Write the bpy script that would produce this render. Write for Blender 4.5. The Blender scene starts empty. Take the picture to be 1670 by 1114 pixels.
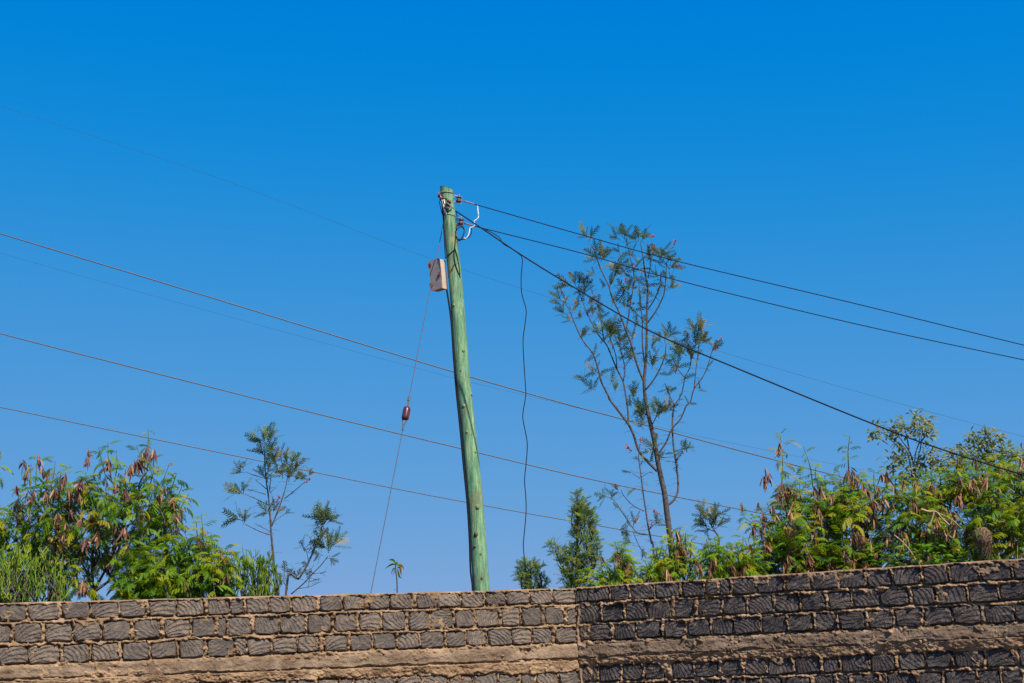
import bpy, math, random
import numpy as np
from mathutils import Matrix, Vector
R = math.radians
random.seed(7); RNG = np.random.default_rng(11)
sc = bpy.context.scene
COL = sc.collection

# ------------------------------------------------------------------ camera
CAM = np.array([0.0, 0.0, 1.65]); PITCH = R(12.46); ROLL = R(2.4)
FPX, CX, CY = 2319.0, 835.0, 557.0
fw = np.array([0, math.cos(PITCH), math.sin(PITCH)])
up0 = np.array([0, -math.sin(PITCH), math.cos(PITCH)]); rt0 = np.array([1.0, 0, 0])
rt = math.cos(ROLL)*rt0 - math.sin(ROLL)*up0
up = math.sin(ROLL)*rt0 + math.cos(ROLL)*up0
cam = bpy.data.cameras.new('camera'); co = bpy.data.objects.new('camera', cam); COL.objects.link(co)
cam.sensor_width = 36; cam.lens = FPX/1670*36; cam.clip_end = 9000; cam.clip_start = 0.1
M = Matrix(((rt[0], up[0], -fw[0], CAM[0]), (rt[1], up[1], -fw[1], CAM[1]), (rt[2], up[2], -fw[2], CAM[2]), (0, 0, 0, 1)))
co.matrix_world = M
sc.camera = co

# ------------------------------------------------------------------ sky and sun
SUN_AZ, SUN_EL = 36.0, 48.0            # to the right behind the camera
w = bpy.data.worlds.new('World'); sc.world = w; w.use_nodes = True
nt = w.node_tree; nt.nodes.clear()
out = nt.nodes.new('ShaderNodeOutputWorld'); bg = nt.nodes.new('ShaderNodeBackground')
sky = nt.nodes.new('ShaderNodeTexSky'); sky.sky_type = 'NISHITA'; sky.sun_disc = False
sky.sun_elevation = R(SUN_EL); sky.sun_rotation = R(180-SUN_AZ)
sky.altitude = 1800; sky.air_density = 1.0; sky.dust_density = 0.2; sky.ozone_density = 4.0
# one colour grade over the whole sky (deep azure, as the photograph was developed)
EXPO = 0.5
sep = nt.nodes.new('ShaderNodeSeparateColor'); com = nt.nodes.new('ShaderNodeCombineColor'); nt.links.new(sky.outputs[0], sep.inputs[0])
for ch, (o_, m0_, p_, a_) in enumerate(((1.22, 0.0, .62, .355), (1.25, .12, .2, .425), (0, 0.0, .02, .70))):
    q_ = []
    for op, val in (('SUBTRACT', o_), ('SMOOTH_MAX', m0_), ('MULTIPLY', .1), ('POWER', p_), ('MULTIPLY', a_*10*2**-EXPO)):
        nd_ = nt.nodes.new('ShaderNodeMath'); nd_.operation = op; nd_.inputs[1].default_value = val; nd_.inputs[2].default_value = .38
        nt.links.new(q_[-1].outputs[0] if q_ else sep.outputs[ch], nd_.inputs[0]); q_.append(nd_)
    nt.links.new(q_[-1].outputs[0], com.inputs[ch])
nt.links.new(com.outputs[0], bg.inputs[0])
bg.inputs[1].default_value = 0.1
nt.links.new(bg.outputs[0], out.inputs[0])
sl = bpy.data.lights.new('sun', 'SUN'); sl.energy = 5.0; sl.angle = R(0.53); sl.color = (1, 0.91, 0.77)
so = bpy.data.objects.new('sun', sl); COL.objects.link(so)
sd = Vector((math.sin(R(SUN_AZ))*math.cos(R(SUN_EL)), -math.cos(R(SUN_AZ))*math.cos(R(SUN_EL)), math.sin(R(SUN_EL))))
so.rotation_euler = sd.to_track_quat('Z', 'Y').to_euler(); so.location = (20, -20, 40)
sc.view_settings.view_transform = 'Standard'; sc.view_settings.look = 'None'
sc.view_settings.gamma = 1; sc.view_settings.use_curve_mapping = False
sc.view_settings.exposure = EXPO

# ------------------------------------------------------------------ helpers
def ray(px, py):
    d = fw*FPX + rt*(px-CX) - up*(py-CY)
    return d
def at(px, py, Y):
    d = ray(px, py); return CAM + d*((Y-CAM[1])/d[1])
def mpp(Y, py=700):                    # metres per photo pixel near depth Y
    p = at(835, py, Y); return float(np.dot(p-CAM, fw))/FPX
def ats(pts, Y, Y2=None):
    n = len(pts); Y2 = Y if Y2 is None else Y2
    return np.array([at(p[0], p[1], Y+(Y2-Y)*(i/max(1, n-1))) for i, p in enumerate(pts)])
def catmull(P, k=4):
    P = np.asarray(P, float)
    if len(P) < 3: return P
    Q = np.vstack([2*P[0]-P[1], P, 2*P[-1]-P[-2]]); o = []
    for i in range(len(P)-1):
        a, b, c, d = Q[i:i+4]
        for j in range(k):
            t = j/k
            o.append(.5*((2*b)+(-a+c)*t+(2*a-5*b+4*c-d)*t*t+(-a+3*b-3*c+d)*t**3))
    o.append(P[-1]); return np.array(o)
def unit(v):
    v = np.asarray(v, float); return v/max(1e-9, np.linalg.norm(v))

class MB:
    """collects triangles; build() links them as one mesh object"""
    def __init__(s): s.v = []; s.f = []; s.a = []; s.n = 0
    def add(s, v, f, a=0.0):
        v = np.asarray(v, float).reshape(-1, 3); f = np.asarray(f, int).reshape(-1, 3)
        s.v.append(v); s.f.append(f+s.n); s.n += len(v)
        s.a.append(np.full(len(v), a) if np.isscalar(a) else np.asarray(a, float))
        return s
    def tube(s, P, r, sides=6, a=0.0, cap=True):
        P = np.asarray(P, float); n = len(P)
        r = np.full(n, r) if np.isscalar(r) else np.asarray(r, float)
        T = np.gradient(P, axis=0); T /= np.maximum(1e-9, np.linalg.norm(T, axis=1))[:, None]
        ref = np.array([0, 0, 1.0]) if abs(T[:, 2]).mean() < .9 else np.array([1.0, 0, 0])
        U = np.cross(T, ref); U /= np.maximum(1e-9, np.linalg.norm(U, axis=1))[:, None]
        V = np.cross(T, U)
        th = np.linspace(0, 2*math.pi, sides, endpoint=False)
        ring = P[:, None]+r[:, None, None]*(np.cos(th)[None, :, None]*U[:, None]+np.sin(th)[None, :, None]*V[:, None])
        v = ring.reshape(-1, 3)
        i = np.arange(n-1)[:, None]*sides; j = np.arange(sides)[None]; k = (j+1) % sides
        q = np.stack([i+j, i+k, i+sides+k, i+sides+j], -1).reshape(-1, 4)
        f = np.vstack([q[:, [0, 1, 2]], q[:, [0, 2, 3]]])
        if cap:
            v = np.vstack([v, P[0], P[-1]]); c0, c1 = n*sides, n*sides+1; b = (n-1)*sides; jj = np.arange(sides); kk = (jj+1) % sides
            f = np.vstack([f, np.stack([np.full(sides, c0), kk, jj], -1), np.stack([np.full(sides, c1), b+jj, b+kk], -1)])
        return s.add(v, f, a)
    def box(s, c, ax, half, a=0.0):
        ax = np.asarray(ax, float); c = np.asarray(c, float)
        v = np.array([c+ax[0]*half[0]*x+ax[1]*half[1]*y+ax[2]*half[2]*z for x in (-1, 1) for y in (-1, 1) for z in (-1, 1)])
        f = [(0, 1, 3), (0, 3, 2), (4, 6, 7), (4, 7, 5), (0, 4, 5), (0, 5, 1), (2, 3, 7), (2, 7, 6), (0, 2, 6), (0, 6, 4), (1, 5, 7), (1, 7, 3)]
        return s.add(v, f, a)
    def ell(s, c, ax, rad, nu=10, nv=6, a=0.0):
        ax = np.asarray(ax, float); th = np.linspace(0, 2*math.pi, nu, endpoint=False); v = []
        ph = np.linspace(-math.pi/2, math.pi/2, nv+1)[1:-1]
        for p in ph:
            for t in th: v.append(c+ax[0]*rad[0]*math.cos(p)*math.cos(t)+ax[1]*rad[1]*math.cos(p)*math.sin(t)+ax[2]*rad[2]*math.sin(p))
        v.append(c-ax[2]*rad[2]); v.append(c+ax[2]*rad[2]); f = []; m = len(ph)
        for i in range(m-1):
            for j in range(nu):
                k = (j+1) % nu; f += [(i*nu+j, i*nu+k, (i+1)*nu+k), (i*nu+j, (i+1)*nu+k, (i+1)*nu+j)]
        for j in range(nu):
            k = (j+1) % nu; f += [(m*nu, k, j), (m*nu+1, (m-1)*nu+j, (m-1)*nu+k)]
        return s.add(v, f, a)
    def place(s, tmpl, Ms, Ts, a=0.0):
        """many copies of a template (v,f): Ms (n,3,3), Ts (n,3)"""
        tv, tf = tmpl[0], tmpl[1]; n = len(Ts)
        if n == 0: return s
        v = np.einsum('nij,kj->nki', np.asarray(Ms), tv)+np.asarray(Ts)[:, None]
        f = tf[None]+(np.arange(n)*len(tv))[:, None, None]
        aa = np.repeat(np.full(n, a) if np.isscalar(a) else np.asarray(a, float), len(tv))
        if len(tmpl) > 2: aa = aa+np.tile(tmpl[2], n)
        return s.add(v.reshape(-1, 3), f.reshape(-1, 3), aa)
    def data(s): return np.vstack(s.v), np.vstack(s.f), np.concatenate(s.a)
    def mesh(s, name, mat, off=(0, 0, 0), smooth=False):
        v, f, a = s.data(); v = v-np.asarray(off)
        m = bpy.data.meshes.new(name); m.vertices.add(len(v)); m.vertices.foreach_set('co', v.astype(np.float32).ravel())
        m.loops.add(len(f)*3); m.loops.foreach_set('vertex_index', f.astype(np.int32).ravel())
        m.polygons.add(len(f)); m.polygons.foreach_set('loop_start', np.arange(0, len(f)*3, 3, dtype=np.int32))
        m.polygons.foreach_set('loop_total', np.full(len(f), 3, dtype=np.int32))
        m.polygons.foreach_set('use_smooth', np.full(len(f), smooth, dtype=bool))
        at_ = m.attributes.new('vary', 'FLOAT', 'POINT'); at_.data.foreach_set('value', a.astype(np.float32))
        m.materials.append(mat); m.update(calc_edges=True); m.validate()
        return m
    def build(s, name, mat, parent=None, smooth=False, kind=None, off=None):
        o0 = np.array(parent.location) if parent is not None and parent.get('_org') is None else np.zeros(3)
        if off is None: off = o0
        o = bpy.data.objects.new(name, s.mesh(name, mat, off, smooth)); COL.objects.link(o)
        if parent is not None: o.parent = parent
        if kind: o['kind'] = kind
        return o

def tag(o, label, cat, group=None):
    o['label'] = label; o['category'] = cat
    if group: o['group'] = group
    return o
def thing(name, label, cat, loc=(0, 0, 0), group=None):
    o = bpy.data.objects.new(name, None); COL.objects.link(o); o.location = tuple(float(x) for x in loc); o.empty_display_size = .1
    return tag(o, label, cat, group)
def inst(name, mesh, parent, loc, M3=None, scale=1.0):
    o = bpy.data.objects.new(name, mesh); COL.objects.link(o); o.parent = parent
    l = Vector(loc)-parent.location
    A = Matrix.Identity(3) if M3 is None else Matrix([[float(x) for x in r] for r in M3])
    o.matrix_local = Matrix.Translation(l) @ (A*scale).to_4x4()
    return o

def vnoise(x, y, seed=0):
    r = np.random.default_rng(seed).random((256, 256))
    xi = np.floor(x).astype(int); yi = np.floor(y).astype(int); fx = x-xi; fy = y-yi
    fx = fx*fx*(3-2*fx); fy = fy*fy*(3-2*fy); a = xi & 255; b = yi & 255; a1 = (a+1) & 255; b1 = (b+1) & 255
    return (r[a, b]*(1-fx)+r[a1, b]*fx)*(1-fy)+(r[a, b1]*(1-fx)+r[a1, b1]*fx)*fy
def fbm(x, y, seed=0, oct=3):
    s = 0; amp = .5; t = 0
    for i in range(oct): s = s+amp*vnoise(x*2**i, y*2**i, seed+i); t += amp; amp *= .55
    return s/t

# ------------------------------------------------------------------ materials
def newmat(name):
    m = bpy.data.materials.new(name); m.use_nodes = True; n = m.node_tree
    return m, n, n.nodes['Principled BSDF'], n.nodes, n.links
def ramp(nodes, stops):
    r = nodes.new('ShaderNodeValToRGB'); e = r.color_ramp.elements
    while len(e) < len(stops): e.new(.5)
    for i, (p, c) in enumerate(stops): e[i].position = p; e[i].color = (*c, 1)
    return r
def noise(nodes, links, scale, detail=4, rough=.55, vec=None, coord='Object', stretch=None, tc=None):
    tc = tc or nodes.new('ShaderNodeTexCoord'); n = nodes.new('ShaderNodeTexNoise'); n.inputs['Scale'].default_value = scale
    n.inputs['Detail'].default_value = detail; n.inputs['Roughness'].default_value = rough
    src = tc.outputs[coord] if vec is None else vec
    if stretch:
        mp = nodes.new('ShaderNodeMapping'); mp.inputs['Scale'].default_value = stretch; links.new(src, mp.inputs[0]); src = mp.outputs[0]
    links.new(src, n.inputs['Vector']); return n
def bump(nodes, links, h, strength, dist, bsdf, prev=None):
    b = nodes.new('ShaderNodeBump'); b.inputs['Strength'].default_value = strength; b.inputs['Distance'].default_value = dist
    links.new(h, b.inputs['Height']); links.new(b.outputs[0], bsdf.inputs['Normal'])
    if prev: links.new(prev.outputs[0], b.inputs['Normal'])
    return b
def math_(nodes, links, op, a, b=None, c=None):
    m = nodes.new('ShaderNodeMath'); m.operation = op
    for i, x in enumerate((a, b, c)):
        if x is None: continue
        if isinstance(x, (int, float)): m.inputs[i].default_value = x
        else: links.new(x, m.inputs[i])
    return m.outputs[0]
def mixc(nodes, links, fac, a, b, mode='MIX'):
    m = nodes.new('ShaderNodeMix'); m.data_type = 'RGBA'; m.blend_type = mode
    for i, x in ((0, fac), (6, a), (7, b)):
        if isinstance(x, (int, float)): m.inputs[i].default_value = x
        elif isinstance(x, tuple): m.inputs[i].default_value = (*x, 1)
        else: links.new(x, m.inputs[i])
    return m.outputs[2]

def simple(name, col, rough=.6, metal=0, nscale=30, var=.25, bumpd=0.0, spec=.4):
    m, n, b, N, L = newmat(name)
    t = noise(N, L, nscale)
    lo = tuple(c*(1-var) for c in col); hi = tuple(min(1, c*(1+var)) for c in col)
    r = ramp(N, [(.3, lo), (.7, hi)]); L.new(t.outputs[0], r.inputs[0]); L.new(r.outputs[0], b.inputs['Base Color'])
    b.inputs['Roughness'].default_value = rough; b.inputs['Metallic'].default_value = metal; b.inputs['Specular IOR Level'].default_value = spec
    if bumpd: bump(N, L, t.outputs[0], .6, bumpd, b)
    return m

def stone_mat(name, lo, mid, hi, groove):
    m, n, b, N, L = newmat(name)
    tc = N.new('ShaderNodeTexCoord'); oi = N.new('ShaderNodeObjectInfo')
    at_ = N.new('ShaderNodeAttribute'); at_.attribute_name = 'vary'
    rnd = math_(N, L, 'FRACT', math_(N, L, 'ADD', oi.outputs['Random'], math_(N, L, 'MULTIPLY', at_.outputs['Fac'], 7.31)))
    r2 = math_(N, L, 'FRACT', math_(N, L, 'MULTIPLY', rnd, 17.17)); r3 = math_(N, L, 'FRACT', math_(N, L, 'MULTIPLY', rnd, 91.7))
    # centre of the chisel fan: a point beyond one corner of the stone
    cx = math_(N, L, 'MULTIPLY', math_(N, L, 'SIGN', math_(N, L, 'SUBTRACT', r2, .3)), math_(N, L, 'MULTIPLY_ADD', r3, .11, .10))
    cz = math_(N, L, 'MULTIPLY', math_(N, L, 'SIGN', math_(N, L, 'SUBTRACT', r3, .4)), math_(N, L, 'MULTIPLY_ADD', r2, .12, .06))
    cmb = N.new('ShaderNodeCombineXYZ'); L.new(cx, cmb.inputs[0]); L.new(cz, cmb.inputs[2])
    vm = N.new('ShaderNodeVectorMath'); vm.operation = 'ADD'; L.new(tc.outputs['Object'], vm.inputs[0]); L.new(cmb.outputs[0], vm.inputs[1])
    ms = N.new('ShaderNodeVectorMath'); ms.operation = 'MULTIPLY'; ms.inputs[1].default_value = (1, 0, 1); L.new(vm.outputs[0], ms.inputs[0])
    wv = N.new('ShaderNodeTexWave'); wv.wave_type = 'RINGS'; wv.rings_direction = 'SPHERICAL'; wv.wave_profile = 'SIN'
    L.new(math_(N, L, 'MULTIPLY_ADD', r2, 3.0, 6.2), wv.inputs['Scale']); wv.inputs['Distortion'].default_value = 4.5; wv.inputs['Detail'].default_value = 3.0
    wv.inputs['Detail Scale'].default_value = 1.3
    L.new(ms.outputs[0], wv.inputs['Vector'])
    # some stones were dressed in rings, others in a fan of strokes spreading from one corner
    r4 = math_(N, L, 'FRACT', math_(N, L, 'MULTIPLY', rnd, 53.3)); sx_ = N.new('ShaderNodeSeparateXYZ'); L.new(ms.outputs[0], sx_.inputs[0])
    nw = noise(N, L, 9, 3, .6); nw2 = noise(N, L, 34, 2, .6); th_ = math_(N, L, 'ARCTAN2', sx_.outputs[2], sx_.outputs[0]); ln_ = N.new('ShaderNodeVectorMath'); ln_.operation = 'LENGTH'; L.new(ms.outputs[0], ln_.inputs[0])
    ph = math_(N, L, 'ADD', math_(N, L, 'MULTIPLY', th_, math_(N, L, 'ROUND', math_(N, L, 'MULTIPLY_ADD', r2, 12.0, 26.0))), math_(N, L, 'ADD', math_(N, L, 'MULTIPLY', ln_.outputs['Value'], 62.0), math_(N, L, 'ADD', math_(N, L, 'MULTIPLY', nw.outputs[0], 7.0), math_(N, L, 'MULTIPLY', nw2.outputs[0], 2.6))))
    fan = math_(N, L, 'MULTIPLY_ADD', math_(N, L, 'SINE', ph), .5, .5)
    pick = math_(N, L, 'GREATER_THAN', r4, .36); wf = math_(N, L, 'ADD', math_(N, L, 'MULTIPLY', fan, pick), math_(N, L, 'MULTIPLY', wv.outputs['Fac'], math_(N, L, 'SUBTRACT', 1.0, pick)))
    off = N.new('ShaderNodeVectorMath'); off.operation = 'ADD'; L.new(tc.outputs['Object'], off.inputs[0])
    c2 = N.new('ShaderNodeCombineXYZ'); L.new(math_(N, L, 'MULTIPLY', rnd, 40.0), c2.inputs[0]); L.new(math_(N, L, 'MULTIPLY', r2, 40.0), c2.inputs[1]); L.new(c2.outputs[0], off.inputs[1])
    n0 = noise(N, L, 6, 3, .6, vec=off.outputs[0]); n1 = noise(N, L, 14, 5, .65, vec=off.outputs[0]); n2 = noise(N, L, 70, 4, .7, vec=off.outputs[0])
    col = ramp(N, [(.25, lo), (.52, mid), (.8, hi)])
    L.new(math_(N, L, 'ADD', math_(N, L, 'MULTIPLY', n1.outputs[0], .7), math_(N, L, 'MULTIPLY', math_(N, L, 'SUBTRACT', r3, .15), .34)), col.inputs[0])
    # tan of sunlit ridges put into the stone colour, in patches
    ridge_light = math_(N, L, 'MULTIPLY', math_(N, L, 'GREATER_THAN', n1.outputs[0], .57), math_(N, L, 'MULTIPLY', wf, .42))
    base = mixc(N, L, ridge_light, col.outputs[0], (.30, .205, .125))
    L.new(base, b.inputs['Base Color']); b.inputs['Roughness'].default_value = .92; b.inputs['Specular IOR Level'].default_value = .15
    gm = ramp(N, [(.32, (.2, .2, .2)), (.52, (1, 1, 1))]); L.new(n0.outputs[0], gm.inputs[0])
    gs = math_(N, L, 'MULTIPLY', math_(N, L, 'MULTIPLY', wf, gm.outputs[0]), math_(N, L, 'MULTIPLY_ADD', math_(N, L, 'POWER', r3, .6), groove, groove*.12))
    bb = bump(N, L, gs, 1.0, .03, b)
    b2 = bump(N, L, math_(N, L, 'ADD', n1.outputs[0], math_(N, L, 'MULTIPLY', n2.outputs[0], .6)), 1.0, .024, b, bb)
    return m

def mortar_mat(name, lo, mid, hi, bd=.012):
    m, n, b, N, L = newmat(name)
    n1 = noise(N, L, 9, 5, .6); n2 = noise(N, L, 90, 4, .7)
    r = ramp(N, [(.3, lo), (.5, mid), (.72, hi)])
    L.new(math_(N, L, 'ADD', math_(N, L, 'MULTIPLY', n1.outputs[0], .65), math_(N, L, 'MULTIPLY', n2.outputs[0], .35)), r.inputs[0])
    n3 = noise(N, L, 2.6, 6, .7); n4 = noise(N, L, 240, 2, .6); st = ramp(N, [(.42, (.52, .49, .46)), (.58, (1, 1, 1))]); L.new(n3.outputs[0], st.inputs[0]); gr = ramp(N, [(.34, (.45, .42, .4)), (.46, (1, 1, 1))]); L.new(n4.outputs[0], gr.inputs[0])
    L.new(mixc(N, L, 1.0, mixc(N, L, .75, r.outputs[0], st.outputs[0], 'MULTIPLY'), gr.outputs[0], 'MULTIPLY'), b.inputs['Base Color']); b.inputs['Roughness'].default_value = .95; b.inputs['Specular IOR Level'].default_value = .1
    bump(N, L, math_(N, L, 'ADD', n2.outputs[0], n1.outputs[0]), .8, bd, b)
    return m

def leaf_mat(name, cols, trans=.35, tcol=None):
    """cols: ramp over the per-leaf value"""
    m, n, b, N, L = newmat(name)
    a = N.new('ShaderNodeAttribute'); a.attribute_name = 'vary'; oi = N.new('ShaderNodeObjectInfo')
    v = math_(N, L, 'FRACT', math_(N, L, 'ADD', a.outputs['Fac'], math_(N, L, 'MULTIPLY', oi.outputs['Random'], .999)))
    r = ramp(N, cols); L.new(v, r.inputs[0])
    L.new(r.outputs[0], b.inputs['Base Color']); b.inputs['Roughness'].default_value = .5; b.inputs['Specular IOR Level'].default_value = .25
    tr = N.new('ShaderNodeBsdfTranslucent'); mx = N.new('ShaderNodeMixShader'); mx.inputs[0].default_value = trans
    hsv = N.new('ShaderNodeHueSaturation'); hsv.inputs['Value'].default_value = 1.7; hsv.inputs['Saturation'].default_value = 1.1; hsv.inputs['Hue'].default_value = .485
    L.new(r.outputs[0], hsv.inputs['Color']); L.new(hsv.outputs[0], tr.inputs['Color'])
    L.new(b.outputs[0], mx.inputs[1]); L.new(tr.outputs[0], mx.inputs[2]); L.new(mx.outputs[0], N['Material Output'].inputs[0])
    return m

MAT = {}
MAT['stone_sun'] = stone_mat('sunlit_stone', (.105, .088, .079), (.170, .137, .115), (.26, .20, .152), .5)  # wall stone with the warm sunlight of this stretch put into its colour
MAT['stone_dim'] = stone_mat('less_sunlit_stone', (.078, .069, .070), (.128, .110, .106), (.22, .178, .15), 2.6)  # same stone, darkened in colour for the stretch the sun only grazes
MAT['mortar'] = mortar_mat('tan_mortar', (.19, .13, .085), (.37, .245, .148), (.56, .385, .23))
MAT['beam'] = mortar_mat('beam_concrete', (.18, .13, .095), (.31, .22, .152), (.43, .315, .22), .02)
MAT['ground'] = mortar_mat('dry_earth', (.16, .10, .06), (.24, .15, .085), (.3, .2, .11), .03)
MAT['leuc'] = leaf_mat('lead_tree_leaf', [(0, (.06, .15, .012)), (.3, (.105, .225, .012)), (.6, (.185, .30, .012)), (.85, (.29, .335, .012)), (1, (.38, .29, .016))], .42)
MAT['leuc_y'] = leaf_mat('lead_tree_young_leaf', [(0, (.10, .21, .010)), (.5, (.20, .33, .012)), (.85, (.32, .37, .014)), (1, (.40, .30, .016))], .45)
MAT['grev'] = leaf_mat('silky_oak_leaf', [(0, (.045, .085, .045)), (.45, (.085, .135, .055)), (.8, (.14, .18, .055)), (.93, (.22, .19, .05)), (1, (.32, .19, .05))], .25)
MAT['grev_y'] = leaf_mat('young_silky_oak_leaf', [(0, (.08, .15, .03)), (.45, (.16, .25, .04)), (.8, (.25, .31, .045)), (1, (.32, .28, .05))], .3)
MAT['grey_leaf'] = leaf_mat('grey_shrub_leaf', [(0, (.13, .175, .09)), (.5, (.21, .255, .12)), (1, (.31, .30, .15))], .4)
MAT['broad'] = leaf_mat('broad_leaf', [(0, (.035, .12, .010)), (.6, (.085, .22, .016)), (1, (.15, .29, .016))], .35)
MAT['pencil'] = leaf_mat('pencil_stem', [(0, (.045, .105, .012)), (.5, (.12, .20, .014)), (.9, (.20, .26, .018)), (1, (.25, .23, .02))], .05)
MAT['pod'] = leaf_mat('dry_pod', [(0, (.09, .035, .025)), (.35, (.18, .08, .045)), (.7, (.32, .16, .075)), (1, (.46, .26, .11))], .2)
MAT['pod_red'] = leaf_mat('purple_brown_pod', [(0, (.085, .036, .042)), (.4, (.17, .068, .062)), (.7, (.30, .145, .09)), (1, (.42, .25, .11))], .2)
MAT['flower'] = leaf_mat('pink_flower', [(0, (.45, .13, .10)), (1, (.55, .20, .10))], .3)
MAT['amber_leaf'] = leaf_mat('amber_leaf', [(0, (.36, .13, .02)), (1, (.45, .12, .03))], .3)
MAT['bark'] = simple('grey_bark', (.075, .063, .060), .9, 0, 25, .45, .01)
MAT['twig'] = simple('brown_twig', (.14, .09, .055), .9, 0, 40, .4)
MAT['drytwig'] = simple('dry_tan_twig', (.36, .24, .13), .9, 0, 40, .3)
MAT['greentwig'] = simple('green_twig', (.10, .12, .03), .8, 0, 40, .35)
MAT['straw'] = leaf_mat('dry_straw', [(0, (.16, .10, .06)), (.6, (.32, .21, .13)), (1, (.46, .33, .21))], .15)
MAT['wire_dark'] = simple('black_cable', (.016, .016, .022), .8, spec=.1)
MAT['wire_grey'] = simple('aged_aluminium_wire', (.085, .088, .10), .6)
MAT['wire_thin'] = simple('thin_grey_wire', (.05, .085, .14), .8, spec=.1)
MAT['steel'] = simple('galvanised_steel', (.35, .33, .33), .5, .6, 60, .3)
MAT['white'] = simple('white_cable', (.75, .74, .74), .5)
MAT['porcelain'] = simple('maroon_porcelain', (.085, .024, .032), .3, 0, 40, .3)
MAT['rust'] = simple('rusty_hinge', (.12, .06, .035), .7, .2)
# green treated timber
def pole_mat():
    m, n, b, N, L = newmat('green_treated_timber')
    n1 = noise(N, L, 3.0, 6, .6, stretch=(9, 9, .8)); n2 = noise(N, L, 2.2, 4, .6); n3 = noise(N, L, 30, 4, .7, stretch=(4, 4, .35))
    r = ramp(N, [(.37, (.045, .13, .078)), (.46, (.10, .24, .13)), (.54, (.17, .325, .175)), (.63, (.34, .42, .25))])
    L.new(math_(N, L, 'ADD', math_(N, L, 'MULTIPLY', n1.outputs[0], .6), math_(N, L, 'MULTIPLY', n3.outputs[0], .4)), r.inputs[0])
    p = ramp(N, [(.52, (0, 0, 0)), (.64, (1, 1, 1))]); L.new(n2.outputs[0], p.inputs[0])
    f = math_(N, L, 'MULTIPLY', p.outputs[0], .6)
    c = mixc(N, L, f, r.outputs[0], (.20, .16, .08))
    n5 = noise(N, L, 16, 3, .5, stretch=(7, 7, .22)); ck = ramp(N, [(.36, (.35, .33, .3)), (.41, (1, 1, 1))]); L.new(n5.outputs[0], ck.inputs[0]); c = mixc(N, L, .8, c, ck.outputs[0], 'MULTIPLY')
    n6 = noise(N, L, 7, 5, .65); pt = ramp(N, [(.55, (0, 0, 0)), (.66, (1, 1, 1))]); L.new(n6.outputs[0], pt.inputs[0]); c = mixc(N, L, math_(N, L, 'MULTIPLY', pt.outputs[0], .45), c, (.30, .38, .22))
    L.new(c, b.inputs['Base Color']); b.inputs['Roughness'].default_value = .75; b.inputs['Specular IOR Level'].default_value = .3
    bump(N, L, n3.outputs[0], .6, .008, b)
    return m
MAT['pole'] = pole_mat()
MAT['knot'] = simple('pale_knot', (.16, .24, .11), .8, 0, 40, .4)
MAT['knot_dark'] = simple('dark_knot', (.10, .085, .04), .8, 0, 40, .4)
def box_mat(name, c1, c2):
    m, n, b, N, L = newmat(name)
    n1 = noise(N, L, 6, 5, .6, stretch=(1, 1, 3)); n2 = noise(N, L, 60, 3, .6, stretch=(6, 6, .6))
    r = ramp(N, [(.3, c1), (.7, c2)]); L.new(math_(N, L, 'ADD', math_(N, L, 'MULTIPLY', n1.outputs[0], .6), math_(N, L, 'MULTIPLY', n2.outputs[0], .4)), r.inputs[0])
    L.new(r.outputs[0], b.inputs['Base Color']); b.inputs['Roughness'].default_value = .8
    bump(N, L, n2.outputs[0], .5, .004, b); return m
MAT['box'] = box_mat('weathered_board', (.24, .185, .175), (.42, .34, .31))
MAT['box_side'] = box_mat('sunlit_board', (.38, .30, .24), (.58, .47, .37))  # same boards, with the sunlight on them painted in as a lighter colour

# ------------------------------------------------------------------ ground
g = MB(); S = 4000
xs = np.concatenate([[-S, -400, -80], np.linspace(-30, 30, 25), [80, 400, S]]); ys = np.concatenate([[-S, -300, -50], np.linspace(-8, 60, 30), [120, 500, S]])
X, Yg = np.meshgrid(xs, ys, indexing='ij'); Z = -(.12*fbm(X*.4, Yg*.4, 3))*((abs(X) < 60) & (abs(Yg) < 100))
idx = np.arange(X.size).reshape(X.shape); q = np.stack([idx[:-1, :-1], idx[1:, :-1], idx[1:, 1:], idx[:-1, 1:]], -1).reshape(-1, 4)
g.add(np.stack([X, Yg, Z], -1).reshape(-1, 3), np.vstack([q[:, [0, 1, 2]], q[:, [0, 2, 3]]]))
go = g.build('ground', MAT['ground'], smooth=True); go['kind'] = 'structure'

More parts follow.
